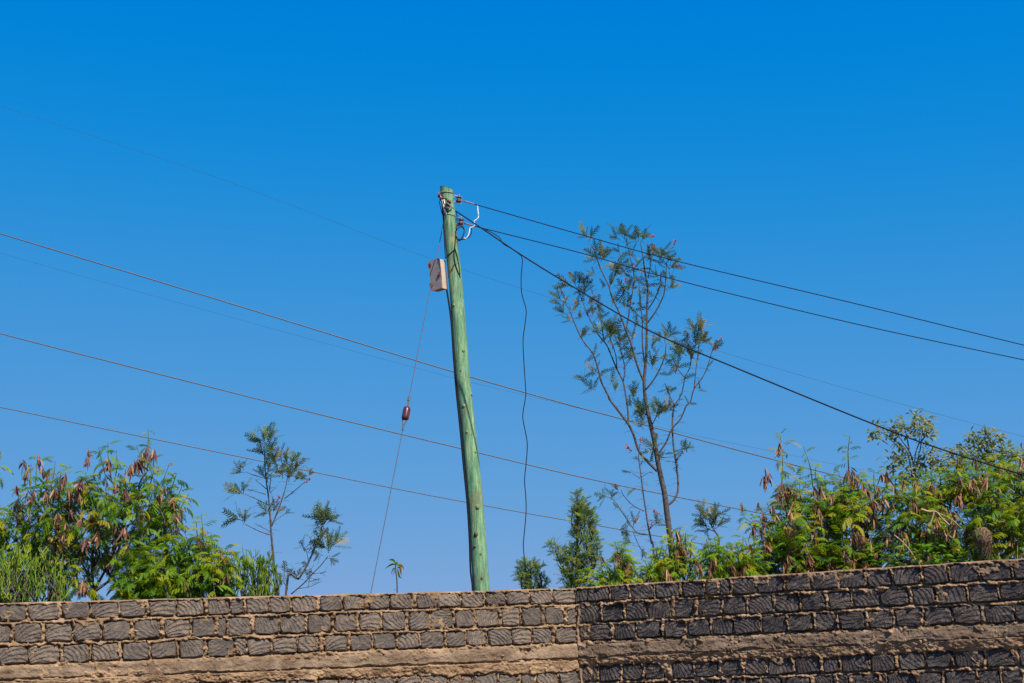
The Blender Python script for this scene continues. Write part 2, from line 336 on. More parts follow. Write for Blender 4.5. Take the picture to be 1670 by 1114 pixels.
# ------------------------------------------------------------------ the stone wall
def plane_pt(px, py, depth):
    d = ray(px, py)/FPX; return (CAM+d*depth)[:2]
CORNER = plane_pt(941, 1005, 15.8)
LEFT_FAR = plane_pt(0, 1036, 13.75); RIGHT_FAR = plane_pt(1670, 966, 13.45)
class Panel:
    def __init__(s, a, b, base):
        s.o = np.array([base[0], base[1]]); s.u = unit(b-a); s.n = np.array([s.u[1], -s.u[0]])   # n points at the camera
        s.ang = math.atan2(s.u[1], s.u[0])
    def uz(s, px, py):
        d = ray(px, py); t = np.dot(s.o-CAM[:2], s.n)/np.dot(d[:2], s.n); p = CAM+d*t
        return float(np.dot(p[:2]-s.o, s.u)), float(p[2])
def make_wall(P, label, rows_px, xa, xb, joints, bands, uext, mat, groups, seed, thick=.24, corner=False):
    """rows_px: list of (y at xa, y at xb) of course boundaries from the top; joints: px lists per stone course"""
    r = random.Random(seed); rng = np.random.default_rng(seed)
    root = thing('stone_wall', label, 'wall', (P.o[0], P.o[1], 0), groups); root.rotation_euler[2] = P.ang
    root['_org'] = 1
    lines = []
    for ya, yb in rows_px:
        (ua, za), (ub, zb) = P.uz(xa, ya), P.uz(xb, yb); lines.append((za+(0-ua)*(zb-za)/(ub-ua), (zb-za)/(ub-ua)))
    zl = lambda i, u: lines[i][0]+lines[i][1]*u
    u_lo, u_hi = uext
    # ---- stones: courses from the photograph, continued past the frame and down to the ground
    courses = []     # (line_top index or None, list of (u0,u1))
    for i, jl in enumerate(joints):
        if jl is None: courses.append(None); continue
        us = sorted(P.uz(x, (rows_px[i][0]+rows_px[i][1])/2)[0] for x in jl)
        while us[0] > u_lo+.15: us.insert(0, us[0]-r.uniform(.25, .31))
        while us[-1] < u_hi-.15: us.append(us[-1]+r.uniform(.25, .31))
        us = [x for x in us if u_lo+.06 < x < u_hi-.06]; us = [u_lo]+us+[u_hi]
        courses.append(us)
    stones = []      # (corner quads in (u,z))
    def course(us, top, bot, first, bed=.03):
        out_ = []
        for k in range(len(us)-1):
            gw = r.choice((.005, .007, .010, .014, .020, .030)) if first else r.choice((.008, .012, .018, .024, .036))
            a = us[k]+gw; b = us[k+1]-r.choice((.003, .005, .009, .014))
            if us[k] == u_lo: a = us[k]
            if us[k+1] == u_hi: b = us[k+1]-.006
            if b-a < .05: continue
            j = lambda s_: r.uniform(-s_, s_)
            tz = .012 if first else bed*.45
            c = [(a+j(.008), bot(a)+bed*.55+j(.008)), (b+j(.008), bot(b)+bed*.55+j(.008)), (b+j(.010), top(b)-tz+j(.007)), (a+j(.010), top(a)-tz+j(.007))]
            if first: c[2] = (c[2][0], top(b)-.012); c[3] = (c[3][0], top(a)-.012)
            out_.append(c)
        return out_
    for i, us in enumerate(courses):
        if us is None: continue
        stones.append(course(us, lambda u, i=i: zl(i, u), lambda u, i=i: zl(i+1, u), i == 0, .031))
    def stone_mesh(c, flare, a=0.0):
        c = np.array(c); cen = c.mean(0); pts = []
        for k in range(4):
            p0, p1 = c[k], c[(k+1) % 4]
            for t in (0.06, .36, .68):
                p = p0+(p1-p0)*t; nrm = np.array([p1[1]-p0[1], p0[0]-p1[0]]); nrm /= np.linalg.norm(nrm)
                pts.append(p+nrm*r.uniform(-.009, .006)-(p-cen)*(r.uniform(.0, .035) if t == .06 else 0))
        pts = np.array(pts)-cen; n = len(pts)
        dt, db = flare
        zz = (pts[:, 1]-pts[:, 1].min())/np.ptp(pts[:, 1])
        dep = dt*zz+db*(1-zz)
        v = [(p[0], .0+.16, p[1]) for p in pts]+[(p[0], -(d-.012), p[1]) for p, d in zip(pts, dep)]
        v += [(p[0]*.90+r.uniform(-.006, .006), -(d+.006+r.uniform(-.007, .007)), p[1]*.87+r.uniform(-.005, .005)) for p, d in zip(pts, dep)]
        v.append((r.uniform(-.03, .03), -(float(dep.mean())+r.uniform(.003, .014)), r.uniform(-.02, .02))); f = []
        for k in range(n):
            l = (k+1) % n
            f += [(k, l, n+l), (k, n+l, n+k), (n+k, n+l, 2*n+l), (n+k, 2*n+l, 2*n+k), (2*n+k, 2*n+l, 3*n)]
        return np.array(v), np.array(f)[:, ::1], cen
    nst = 0
    for ci, cs in enumerate(stones):
        for c in cs:
            v, f, cen = stone_mesh(c, (r.uniform(-.004, .010), r.uniform(.004, .020)))
            mb = MB(); mb.add(v, f); me = mb.mesh('stone', mat)
            o = bpy.data.objects.new('stone', me); COL.objects.link(o); o.parent = root; o.location = (cen[0], 0, cen[1]); o.rotation_euler = (r.uniform(-.04, .04), 0, r.uniform(-.035, .035)); nst += 1
    # ---- courses below the frame: joined
    low = MB(); zb0 = len(lines)-1; lowrects = []
    k = 0
    while True:
        top = lambda u, k=k: zl(zb0, u)-.2*k; bot = lambda u, k=k: zl(zb0, u)-.2*(k+1)
        if top(0) < .12: break
        us = [u_lo]; 
        while us[-1] < u_hi-.4: us.append(us[-1]+r.uniform(.24, .32))
        us.append(u_hi); cs = course(us, top, bot, False, .034); lowrects.append(cs)
        for c in cs:
            v, f, cen = stone_mesh(c, (r.uniform(0, .01), r.uniform(.004, .018))); low.add(v+np.array([cen[0], 0, cen[1]]), f, r.random())
        k += 1
    low.build('lower_stones', mat, root, kind='stuff', off=(0, 0, 0))
    # ---- mortar: a height field that bulges out of the joints
    du = .0095
    U = np.arange(u_lo, u_hi+du, du); zfine = np.arange(0, 1.32, .0085); zc = np.concatenate([[1.36, 1.42, 1.5, 1.6, 1.8, 2.1, 2.6]])
    Dn = np.concatenate([zfine, zc])                       # distance below the wall top
    UU, DD = np.meshgrid(U, Dn, indexing='ij'); ztop = zl(0, UU)+.012*(fbm(UU*6, UU*0+3.3, seed+50)-.5)+.004
    ZZ = np.maximum(ztop-DD, -.2)
    wu = .050*(fbm(UU*11, ZZ*11, seed+1)-.5)+.026*(fbm(UU*45, ZZ*45, seed+2, 2)-.5); wz = .052*(fbm(UU*10, ZZ*10, seed+3)-.5)+.030*(fbm(UU*40, ZZ*40, seed+4, 2)-.5)
    ins = np.full(UU.shape, -1.0); Uw = UU+wu; Zw = ZZ+wz
    allc = [c for cs in stones+lowrects for c in cs]
    belowgap = np.full(UU.shape, 1.0)                      # distance under the nearest stone bottom
    for c in allc:
        a = min(c[0][0], c[3][0]); b = max(c[1][0], c[2][0]); z0 = min(c[0][1], c[1][1]); z1 = max(c[2][1], c[3][1])
        i0, i1 = np.searchsorted(U, (a-.05, b+.05)); sl_ = slice(i0, i1)
        s_ = np.minimum(np.minimum(Uw[sl_]-a, b-Uw[sl_]), np.minimum(Zw[sl_]-z0, z1-Zw[sl_])); ins[sl_] = np.maximum(ins[sl_], s_)
        g_ = z0-ZZ[sl_]; g_ = np.where(g_ < -.02, 1.0, g_); belowgap[sl_] = np.minimum(belowgap[sl_], g_)
    lump = fbm(UU*22, ZZ*26, seed+7, 3); lump2 = fbm(UU*5, ZZ*9, seed+9, 2); fine = fbm(UU*60, ZZ*60, seed+8, 2)
    j = .006+.085*np.clip(lump-.40, 0, 1)*(.35+1.3*lump2)+.010*(fine-.5)      # outward offset in the joints
    under = np.clip(1-np.clip(belowgap, 0, .05)/.016, 0, 1)                   # recessed right under a stone
    j = j-under*np.where(lump2 > .56, .012, .034)
    h = np.where(ins > .0, np.where(ins > .012, -.05, j*(1-ins/.012)-.05*(ins/.012)), j)
    h = np.where(ins < 0, h, np.minimum(h, .016))
    sm = fbm(UU*4.2, ZZ*6.5, seed+60, 4)+.10*(fine-.5); sm2 = fbm(UU*16, ZZ*20, seed+64, 3)   # mortar smeared over some faces
    h = np.where((ins > 0) & (sm > .655) & (sm2 > .45), .012+.02*(lump-.4), h)
    h[:, 0] = h[:, 0]*.3
    vv = np.stack([UU, -h, ZZ], -1)
    back = vv[:, :1].copy(); back[:, 0, 1] = thick; backb = back.copy(); backb[:, 0, 2] = -.2
    lipf = vv[:, :1].copy(); lipf[:, 0, 1] = .03; lipf[:, 0, 2] += .006
    vv = np.concatenate([backb, back, lipf, vv], 1); nI, nJ = vv.shape[:2]
    idx = np.arange(nI*nJ).reshape(nI, nJ); q = np.stack([idx[:-1, :-1], idx[:-1, 1:], idx[1:, 1:], idx[1:, :-1]], -1).reshape(-1, 4)
    mo = MB(); mo.add(vv.reshape(-1, 3), np.vstack([q[:, [0, 1, 2]], q[:, [0, 2, 3]]]))
    for e in (0, nI-1):                                     # close the two ends
        ring = vv[e]; cpt = np.array([ring[0, 0], thick, 1.0]); mo.add(np.vstack([ring, cpt]), [(k, k+1, nJ) for k in range(nJ-1)])
    mo.build('mortar', MAT['mortar'], root, smooth=True, off=(0, 0, 0))
    # ---- bands of concrete and squeezed mortar
    for bi, (la, lb, d0, rag, tilt) in enumerate(bands):
        nz = 22; U2 = np.arange(u_lo+.004, u_hi-.004, .011); T = np.linspace(0, 1, nz); A, B = np.meshgrid(U2, T, indexing='ij')
        top = zl(la, A)+.010*(fbm(A*9, A*0, seed+20+bi)-.5)*2; bot = zl(lb, A)+rag*(fbm(A*5, A*0+1, seed+21+bi, 4)-.62)*2+.012*(fbm(A*38, A*0+5, seed+26+bi, 2)-.5)
        z = top+(bot-top)*B
        edge = np.clip(np.minimum(B, 1-B)/.14, 0, 1)**.5
        lm = fbm(A*18, z*22, seed+22+bi, 3); big = fbm(A*1.6, z*3, seed+24+bi, 2)
        crack = np.clip(1-np.abs(fbm(A*1.2, z*2.0, seed+33+bi, 3)-.5)/.008, 0, 1)
        d = d0+.016*(big-.5)*2+rag*.55*(lm-.45)-.006*crack+tilt*(B-.5)-(.02 if bi == 0 else .006)*np.clip(big-.62, 0, 1)*3
        d = d+.020*(fbm(A*45, z*55, seed+41+bi, 3)-.5)*(1.0 if bi else .55)+.016*np.clip(fbm(A*3.1, z*14, seed+44+bi, 4)-.5, -.2, .3)*2
        d = d*edge-.07*(1-edge)
        mb = MB(); idx = np.arange(A.size).reshape(A.shape); q = np.stack([idx[:-1, :-1], idx[:-1, 1:], idx[1:, 1:], idx[1:, :-1]], -1).reshape(-1, 4)
        mb.add(np.stack([A, -d, z], -1).reshape(-1, 3), np.vstack([q[:, [0, 1, 2]], q[:, [0, 2, 3]]]))
        mb.build('ring_beam' if bi == 0 else 'mortar_band', MAT['beam'] if bi == 0 else MAT['mortar'], root, smooth=True, off=(0, 0, 0))
    if corner:
        uu = np.linspace(-.035, .075, 14); z0_, z1_ = 0.0, zl(1, 0)+.02; zz_ = np.linspace(z0_, z1_, 200); A, B = np.meshgrid(uu, zz_, indexing='ij')
        wob = .035*(fbm(B*9, B*0+2, seed+70, 3)-.5)*2; prof = np.clip(1-np.abs(A-.012-wob)/.045, -.6, 1)
        d = .055*prof*(.45+.9*fbm(A*20, B*14, seed+71, 3))-.012
        d = np.where(fbm(B*4.0, A*3, seed+75, 2) > .60, d-.05, d)
        mb = MB(); idx = np.arange(A.size).reshape(A.shape); q = np.stack([idx[:-1, :-1], idx[:-1, 1:], idx[1:, 1:], idx[1:, :-1]], -1).reshape(-1, 4)
        mb.add(np.stack([A, -d, B], -1).reshape(-1, 3), np.vstack([q[:, [0, 2, 1]], q[:, [0, 3, 2]]])); mb.build('corner_joint', MAT['mortar'], root, smooth=True, off=(0, 0, 0))
    return root
PL = Panel(LEFT_FAR, CORNER, CORNER); PR = Panel(CORNER, RIGHT_FAR, CORNER)
JL = [[-4, 45, 99, 146, 194, 238, 287, 333, 375, 399, 438, 474, 517, 556, 597, 635, 674, 712, 751, 789, 825, 863, 899.5],
      [19, 70, 118, 166, 215, 263, 312, 352, 370, 411, 455, 500, 542, 583, 621, 661.6, 700, 738, 772, 813, 847, 883, 919],
      [45, 98, 147, 194, 244, 289, 336, 382, 402, 441, 484, 522, 565, 606, 646, 683, 724, 760, 795, 834, 867, 901], None, None,
      [40, 92, 140, 185, 235, 284, 330, 378, 420, 468, 512, 555, 576, 610, 646, 688, 730, 772, 810, 845, 872, 910]]
make_wall(PL, 'stretch of rough stone wall with sunlit browner smoother blocks, below the pencil bushes and green pole',
          [(985, 960.5), (1016, 986.6), (1053, 1020.5), (1087, 1050), (1110, 1075), (1123, 1092), (1157, 1122)], 0, 935, JL,
          [(3, 4, .030, .030, .016), (4, 5, .036, .060, -.02)], (-9.6, -.012), MAT['stone_sun'], 'stretches of stone boundary wall', 31)
JR = [[956, 991, 1025, 1067, 1107, 1148.5, 1170, 1190, 1231, 1276, 1321, 1366, 1409, 1454, 1501, 1548, 1597, 1651],
      [979, 1015, 1054, 1094, 1132, 1175, 1215, 1259, 1302, 1346, 1388, 1434, 1481, 1526, 1576, 1627],
      [956, 996, 1036, 1077, 1117, 1156, 1195, 1239, 1283, 1324, 1366, 1412, 1457, 1504, 1553, 1601, 1654], None, None,
      [961, 974, 1011, 1047, 1082, 1092, 1130, 1172, 1211, 1249, 1294, 1338, 1368, 1418, 1462, 1507, 1556, 1605, 1655],
      [975, 1010, 1050, 1090, 1130, 1160, 1186, 1214, 1240, 1277, 1322, 1360, 1384, 1434, 1446, 1495, 1540, 1592, 1630, 1668]]
make_wall(PR, 'stretch of rough stone wall with less sunlit darker deeply grooved blocks, below the bird nest',
          [(958.5, 912), (984, 947), (1018, 981), (1048, 1016), (1073, 1037), (1084, 1054), (1114, 1088), (1147, 1122)], 955, 1670, JR,
          [(3, 4, .030, .034, .012), (4, 5, .030, .055, -.015)], (.012, 9.2), MAT['stone_dim'], 'stretches of stone boundary wall', 77, corner=True)

# ------------------------------------------------------------------ utility pole
YP = 18.5
axis_px = [(728, 309), (735.5, 388), (744.5, 480), (754.6, 615), (766.8, 727), (776.8, 840), (785.5, 965)]
AX = ats(axis_px, YP); dlow = unit(AX[-1]-AX[-2]); AX = np.vstack([AX, AX[-1]+dlow*((AX[-1][2]+.4)/-dlow[2])])
foot = AX[-1]+dlow*(-.4/-dlow[2])*-1
AX = catmull(AX, 8)
pole = thing('utility_pole', 'leaning green treated timber pole rising behind the stone wall with maroon insulators at its top', 'utility pole', (AX[-1][0], AX[-1][1], 0))
zz = AX[:, 2]; rad = np.interp(zz, [0, 2.3, AX[0][2]], [.118, .1065, .087])
sides = 22; mb = MB()
rings = []
tt = np.cumsum(np.r_[0, np.linalg.norm(np.diff(AX, axis=0), axis=1)]); L_ = tt[-1]; tq = np.linspace(0, L_, 90)
A2 = np.stack([np.interp(tq, tt, AX[:, k]) for k in range(3)], 1); r2 = np.interp(tq, tt, rad)
th = np.linspace(0, 2*math.pi, sides, endpoint=False)
for i, (p, r_) in enumerate(zip(A2, r2)):
    nn = 1+.05*(vnoise(th*0+tq[i]*1.6, th*1.5, 5)-.5)+.02*(vnoise(th*0+tq[i]*6, th*3, 6)-.5)
    ring = np.stack([p[0]+r_*nn*np.cos(th), p[1]+r_*nn*np.sin(th), np.full(sides, p[2])], 1)
    if i == 0: ring[:, 2] -= (ring[:, 0]-p[0])*.32-.01
    rings.append(ring)
v = np.vstack(rings); n_ = len(rings); i = np.arange(n_-1)[:, None]*sides; j = np.arange(sides)[None]; k = (j+1) % sides
q = np.stack([i+j, i+sides+j, i+sides+k, i+k], -1).reshape(-1, 4)
mb.add(v, np.vstack([q[:, [0, 1, 2]], q[:, [0, 2, 3]]])); 
mb.build('shaft', MAT['pole'], pole, smooth=True)
capm = MB(); tr_ = rings[0]+np.array([0, 0, .004]); capm.add(np.vstack([tr_, tr_.mean(0)]), [(a, (a+1) % sides, sides) for a in range(sides)]); capm.build('cut_top', MAT['bark'], pole)
def axis_at(py):
    ys = np.array([309, 388, 480, 615, 727, 840, 965.]); xs_ = np.array([728, 735.5, 744.5, 754.6, 766.8, 776.8, 785.5]); return np.interp(py, ys, xs_)
def on_pole(px, py, out_=0.0):
    """point on the camera side of the shaft"""
    c = at(axis_at(py), py, YP); p = at(px, py, YP); r_ = float(np.interp(c[2], [0, 2.3, 7.6], [.118, .1065, .087])); dx = np.clip((p[0]-c[0]), -r_*.999, r_*.999)
    return np.array([c[0]+dx*(1+out_/r_*.0), YP-math.sqrt(max(0, r_*r_-dx*dx))-out_, p[2]])
for (x, y, s_, dk) in [(756, 574, 1, 0), (746, 590, .6, 1), (768.5, 644, .9, 0), (757.5, 664, 1.1, 0), (762, 706, .9, 0), (775.5, 738, .9, 0), (779, 828, 1.3, 0), (777, 872, 1.3, 1), (775, 892, .9, 1), (786, 944, .9, 1), (741, 500, .9, 0), (731, 434, .35, 1), (746, 431, .6, 0), (752, 606, .8, 0), (784, 905, .7, 1)]:
    p = on_pole(x, y, -.012); m_ = MB(); m_.ell(p, np.eye(3), (.022*s_, .026*s_, .030*s_), 9, 6); m_.build('knot', MAT['knot_dark' if dk else 'knot'], pole, smooth=True)
# hardware
def spool(c, axis, s_=1.0):
    ax = unit(axis); pr = [(-.040, .020), (-.036, .036), (-.022, .038), (-.012, .024), (0, .021), (.012, .024), (.022, .038), (.036, .036), (.040, .020)]
    m_ = MB(); m_.tube(np.array([c+ax*a*s_ for a, b in pr]), np.array([b*s_ for a, b in pr]), 12); return m_
def insulator(c, axis, anchor, pull, s_=1.0):
    """shackle insulator: porcelain spool in a steel strap, bolted to the pole, taking a wire towards pull"""
    c = np.array(c); o = spool(c, axis, s_).build('insulator', MAT['porcelain'], pole, smooth=True)
    ax = unit(axis); m_ = MB()
    d = unit(np.array(anchor)-c)
    for sgn in (-1, 1):
        e = c+ax*sgn*.047*s_; m_.tube([e-d*.05, e+d*.06, np.array(anchor)], .0065, 5)
    m_.tube([c-ax*.07*s_, c+ax*.07*s_], .007, 6); m_.ell(c+ax*.066*s_, np.eye(3), (.013,)*3, 6, 4); m_.ell(c-ax*.066*s_, np.eye(3), (.013,)*3, 6, 4)
    st = m_.build('strap', MAT['steel'], pole); st.parent = o
    pd = unit(np.array(pull)-c); w_ = MB(); a0 = math.pi/2
    pts = [np.array(pull), c+pd*.15]; side = unit(np.cross(pd, ax))
    loop = [c+(side*math.cos(t)+(-pd)*math.sin(t))*.027 for t in np.linspace(0, math.pi, 7)]
    w_.tube(np.array([c+pd*.14]+loop+[c+pd*.14]), .006, 5); w_.tube(catmull([c+pd*.12, c+pd*.2, c+pd*.30], 2), .0115, 6)
    b_ = w_.build('preformed_tie', MAT['steel'], pole); b_.parent = o
    return o
wireA = ats([(752, 327), (779, 334.5), (945, 382), (1100, 425), (1390, 494), (1670, 563), (1900, 617)], 18.5, 20.2)
wireB = ats([(755, 363), (772, 368.5), (945, 412), (1100, 456), (1390, 527), (1670, 587), (1900, 634)], 18.5, 20.0)
wireC = ats([(733, 336), (743, 344), (791, 376), (850.5, 416), (930, 465), (1060, 540), (1200, 600), (1420, 690), (1530, 731), (1670, 775), (1860, 830)], 18.36, 14.7)
insulator(at(748, 325.5, 18.5), (0.15, .1, 1), at(739, 323, 18.5), wireA[1])
insulator(at(751.5, 362, 18.47), (0.15, .1, 1), at(742, 361, 18.5), wireB[1])
insulator(at(731, 332, 18.37), (.5, .15, 1), on_pole(724, 326), wireC[1], .95)
insulator(at(719, 322, 18.42), (-.5, .2, 1), on_pole(722, 328), at(726, 345, 18.38), 1.0)
for yb, tl in ((316, .1), (352, .25)):
    c = at(axis_at(yb), yb, YP); tt_ = np.linspace(0, 2*math.pi, 25); r_ = .0905
    ms = MB(); ms.tube(np.stack([c[0]+r_*np.cos(tt_), c[1]+r_*np.sin(tt_), c[2]+tl*r_*np.cos(tt_)*-1], 1), .007, 5, cap=False); ms.build('band_clamp', MAT['steel'], pole)
ms = MB()
for pts in ([at(738, 318, 18.5), at(745, 320, 18.5), at(748, 321, 18.5)], [at(739, 328.5, 18.5), at(749, 329.5, 18.5)], [at(740, 356, 18.5), at(751, 356, 18.47)], [at(741, 368, 18.5), at(752, 368.5, 18.47)]):
    ms = MB(); ms.tube(pts, .008, 5); ms.build('eye_bolt', MAT['steel'], pole)
def cable_part(name, pts, r_, mat, parent, k=6):
    m_ = MB(); m_.tube(catmull(np.array(pts), k), r_, 5); return m_.build(name, mat, parent)
def c3(x, y): return 680+x/5.865, 290+y/5.865
J = [(580, 265), (582, 310), (588, 372), (570, 398), (545, 418), (552, 450), (538, 468), (508, 480), (500, 520), (486, 560), (465, 580), (450, 572)]
cable_part('jumper_cable', [at(*c3(*p), 18.42) for p in J], .0082, MAT['white'], pole)
for pts in ([(375, 318), (384, 380), (383, 450), (376, 520), (372, 575), (368, 640), (362, 700), (360, 760), (368, 830), (390, 900), (416, 965)],
            [(372, 520), (380, 575), (410, 592), (438, 560), (452, 505), (440, 468), (415, 466), (388, 490), (372, 540), (385, 600), (440, 590), (500, 565), (522, 520), (518, 470)],
            [(415, 465), (448, 490), (450, 530), (425, 590), (385, 618)],
            [(366, 690), (385, 760), (404, 850), (413, 940)], [(366, 700), (330, 735), (300, 755), (272, 770)], [(364, 840), (340, 890), (300, 960)],
            [(213, 225), (232, 310), (250, 360), (290, 350), (335, 318)], [(245, 300), (255, 400), (252, 480), (262, 600), (272, 770)]):
    P = []
    for p in pts:
        x, y = c3(*p); ctr = axis_at(y); P.append(on_pole(x, y, .012) if abs(x-ctr) < 11 else at(x, y, 18.43))
    cable_part('black_lead', P, .0062, MAT['wire_dark'], pole)
cable_part('down_cable', [at(722.5, 425, 18.5), at(726, 455, 18.5)]+[at(axis_at(y)-dx, y, 18.46) for y, dx in ((520, 12.0), (580, 12.3), (640, 12.8), (700, 13.2), (760, 13.6), (820, 13), (880, 13.8), (930, 15.6), (965, 14.5), (1060, 14), (1150, 14))], .013, MAT['wire_dark'], pole)
# ------------------------------------------------------------------ the box on the pole
bxa = unit(AX[0]-AX[20]); bc = at(714.5, 449, 18.46)
yaw = R(36); dn = unit(np.cross(np.cross(bxa, np.array([-math.sin(yaw), -math.cos(yaw), 0])), bxa)); ds = unit(np.cross(bxa, dn))
if ds[0] < 0: ds = -ds
jb = thing('meter_box', 'weathered wooden box fixed to the green pole below the insulators', 'box', bc)
W_, D_, H_ = .082, .062, .205
m_ = MB(); t_ = .009
ax3 = np.array([ds, dn, bxa])
m_.box(bc-dn*(D_-t_), ax3, (W_, t_, H_)); m_.build('back_board', MAT['box'], jb)
m_ = MB(); m_.box(bc+ds*(W_-t_), ax3, (t_, D_-2*t_, H_-.002)); m_.box(bc-ds*(W_-t_), ax3, (t_, D_-2*t_, H_-.002)); m_.build('side_board', MAT['box_side'], jb)
m_ = MB(); m_.box(bc+bxa*(H_-t_)-dn*.0, ax3, (W_-2*t_, D_-2*t_, t_)); m_.build('top_board', MAT['box_side'], jb)
m_ = MB(); m_.box(bc-bxa*(H_-t_), ax3, (W_-2*t_, D_-2*t_, t_)); m_.build('bottom_board', MAT['box'], jb)
m_ = MB(); m_.box(bc+dn*(D_-t_+.002), ax3, (W_+.012, t_, H_+.004)); door = m_.build('door', MAT['box'], jb)
for s_ in (.72, -.62):
    m_ = MB(); m_.box(bc+dn*(D_+.006)-ds*(W_-.006)+bxa*H_*s_, ax3, (.020, .005, .022)); m_.tube([bc+dn*(D_+.010)-ds*(W_+.012)+bxa*(H_*s_-.028), bc+dn*(D_+.010)-ds*(W_+.012)+bxa*(H_*s_+.028)], .008, 6)
    h_ = m_.build('hinge', MAT['rust'], jb); h_.parent = door
m_ = MB(); m_.box(bc+dn*(D_+.008)+ds*(W_-.004)-bxa*.01, ax3, (.012, .005, .026)); m_.tube([bc+dn*(D_+.016)+ds*(W_-.006)-bxa*.03, bc+dn*(D_+.016)+ds*(W_-.006)+bxa*.008], .006, 6); l_ = m_.build('latch', MAT['rust'], jb); l_.parent = door
m_ = MB(); m_.box(bc-dn*(D_+.012)+ds*.03, ax3, (.05, .012, H_*.96)); m_.build('fixing_batten', MAT['bark'], jb)

# ------------------------------------------------------------------ wires
def wire(name, pts, r_, mat, label, cat='wire', group=None, k=6):
    pts = np.asarray(pts); e1 = unit(pts[-1]-pts[-2]); ext = [pts[-1]+e1*d_+np.array([0, 0, d_*d_*.0035]) for d_ in (8, 18)]     # the spans go on well past the frame
    pts = np.vstack([pts, ext])
    if group == GB: e0 = unit(pts[0]-pts[1]); pts = np.vstack([[pts[0]+e0*20], [pts[0]+e0*9], pts])
    m_ = MB(); P = catmull(pts, k); m_.tube(P, r_, 6); o = m_.build(name, mat, None); return tag(o, label, cat, group)
GP = 'wires running from the green pole'; GB = 'lines running past behind the pole'
wire('power_line', np.vstack([[wireA[0]*.45+wireA[1]*.55], wireA[1:]]), .0066, MAT['wire_dark'], 'upper black line from the pole top, ending highest at the frame edge', 'power line', GP)
wire('power_line', np.vstack([[wireB[0]*.4+wireB[1]*.6], wireB[1:]]), .0066, MAT['wire_dark'], 'second black line from the lower insulator, just under the uppermost line and parallel to it', 'power line', GP)
wire('service_cable', wireC[1:], .0092, MAT['wire_dark'], 'thick black cable dropping steeply from the pole across the tall spindly tree', 'power line', GP)
m_ = MB(); tw = ats([(791, 374), (805, 381), (815, 388), (821, 398), (835, 406), (850, 417)], 18.2, 17.95); m_.tube(catmull(tw, 5), .006, 5)
dang = ats([(850, 417), (852, 426), (850, 452), (851, 479), (858, 505), (856, 530), (853, 556), (855, 600), (857.5, 640), (856, 655), (852.5, 680), (857, 705), (860, 726), (858, 757), (855.5, 783), (857.5, 810), (858, 834), (856, 860), (853.5, 890), (856, 918), (857, 935)], 17.95, 17.9)
m_.tube(catmull(dang, 5), .0062, 5); tag(m_.build('loose_wire', MAT['wire_dark'], None), 'loose black wire hanging down in kinks from the thick cable to the small round bush', 'wire', GP)
GB = 'lines running past behind the pole'
wire('power_line', ats([(-200, 322), (0, 381), (350, 487), (700, 594.6), (891, 650), (1066, 697), (1240, 744), (1362, 775), (1700, 858)], 26, 30), .0125, MAT['wire_grey'], 'grey wire behind the pole, topmost of the three thick grey ones', 'power line', GB)
wire('power_line', ats([(-200, 490), (0, 544), (330, 628), (538, 680), (733, 727), (938.5, 776), (1086.6, 807), (1240, 837), (1600, 905)], 26, 30), .0118, MAT['wire_grey'], 'grey wire passing just under the strain insulator, middle of the three thick grey ones', 'power line', GB)
wire('power_line', ats([(-200, 622), (0, 664), (220, 709.7), (426, 752), (640, 796), (820, 830), (974, 857), (1077, 875), (1146, 887), (1500, 945)], 26, 30), .0102, MAT['wire_grey'], 'grey wire crossing the upright dark sapling, lowest of the three thick grey ones', 'power line', GB)
wire('power_line', ats([(-200, 108), (0, 173), (350, 288), (680, 413.6), (880, 480), (1190, 578), (1474, 660), (1670, 712), (1900, 770)], 34, 36), .0034, MAT['wire_thin'], 'hair thin faint wire high in the sky, passing behind the meter box', 'power line', GB)
wire('power_line', ats([(-200, 355), (0, 413), (350, 510), (700, 606), (879, 650), (1116, 706), (1259, 736), (1385, 762), (1700, 825)], 34, 36), .0028, MAT['wire_thin'], 'barely visible faint wire running close beneath the topmost thick grey wire', 'power line', GB)
# the stay
st0 = on_pole(722.5, 366, .01); st1 = at(605, 966, 17.0); std = unit(st1-st0); tE = (st0[2]-.0)/-std[2]; stE = st0+std*tE
stay = thing('stay_wire', 'thin pole stay slanting down past the meter box with a maroon strain insulator midway', 'stay wire', stE)
def along(py):
    ts = np.linspace(0, 1, 400); best = min(ts, key=lambda t: abs(proj(st0+(stE-st0)*t)[1]-py)); return st0+(stE-st0)*best
def proj(p):
    d = np.asarray(p)-CAM; z = d@fw; return CX+FPX*(d@rt)/z, CY-FPX*(d@up)/z
pa, pb, pc, pd_ = along(650), along(663), along(684), along(695)
m_ = MB(); m_.tube([st0, pa], .0055, 5); m_.tube([pd_, stE], .0055, 5); m_.build('stay_strand', MAT['wire_grey'], stay)
sdn = unit(pd_-pa); sx = unit(np.cross(sdn, (0, 1, 0))); sy = np.cross(sdn, sx)
cc = (pb+pc)/2; hl = np.linalg.norm(pc-pb)/2
m_ = MB(); prof = [(-1, .026), (-.9, .043), (-.55, .047), (0, .047), (.55, .047), (.9, .043), (1, .026)]
m_.tube(np.array([cc+sdn*hl*a for a, b in prof]), np.array([b for a, b in prof]), 12); ins_ = m_.build('strain_insulator', MAT['porcelain'], stay, smooth=True)
m_ = MB()
for s_ in (-.4, .35, .9):
    m_.tube(catmull([cc+sdn*hl*.8+sx*.04*s_-sy*.03, cc+sdn*hl*.3+sx*.048*s_-sy*.046, cc-sdn*hl*.5+sx*.046*s_-sy*.046, cc-sdn*hl*.85+sx*.03*s_-sy*.034], 4), .006, 5)
g_ = m_.build('groove_wire', MAT['wire_grey'], stay); g_.parent = ins_
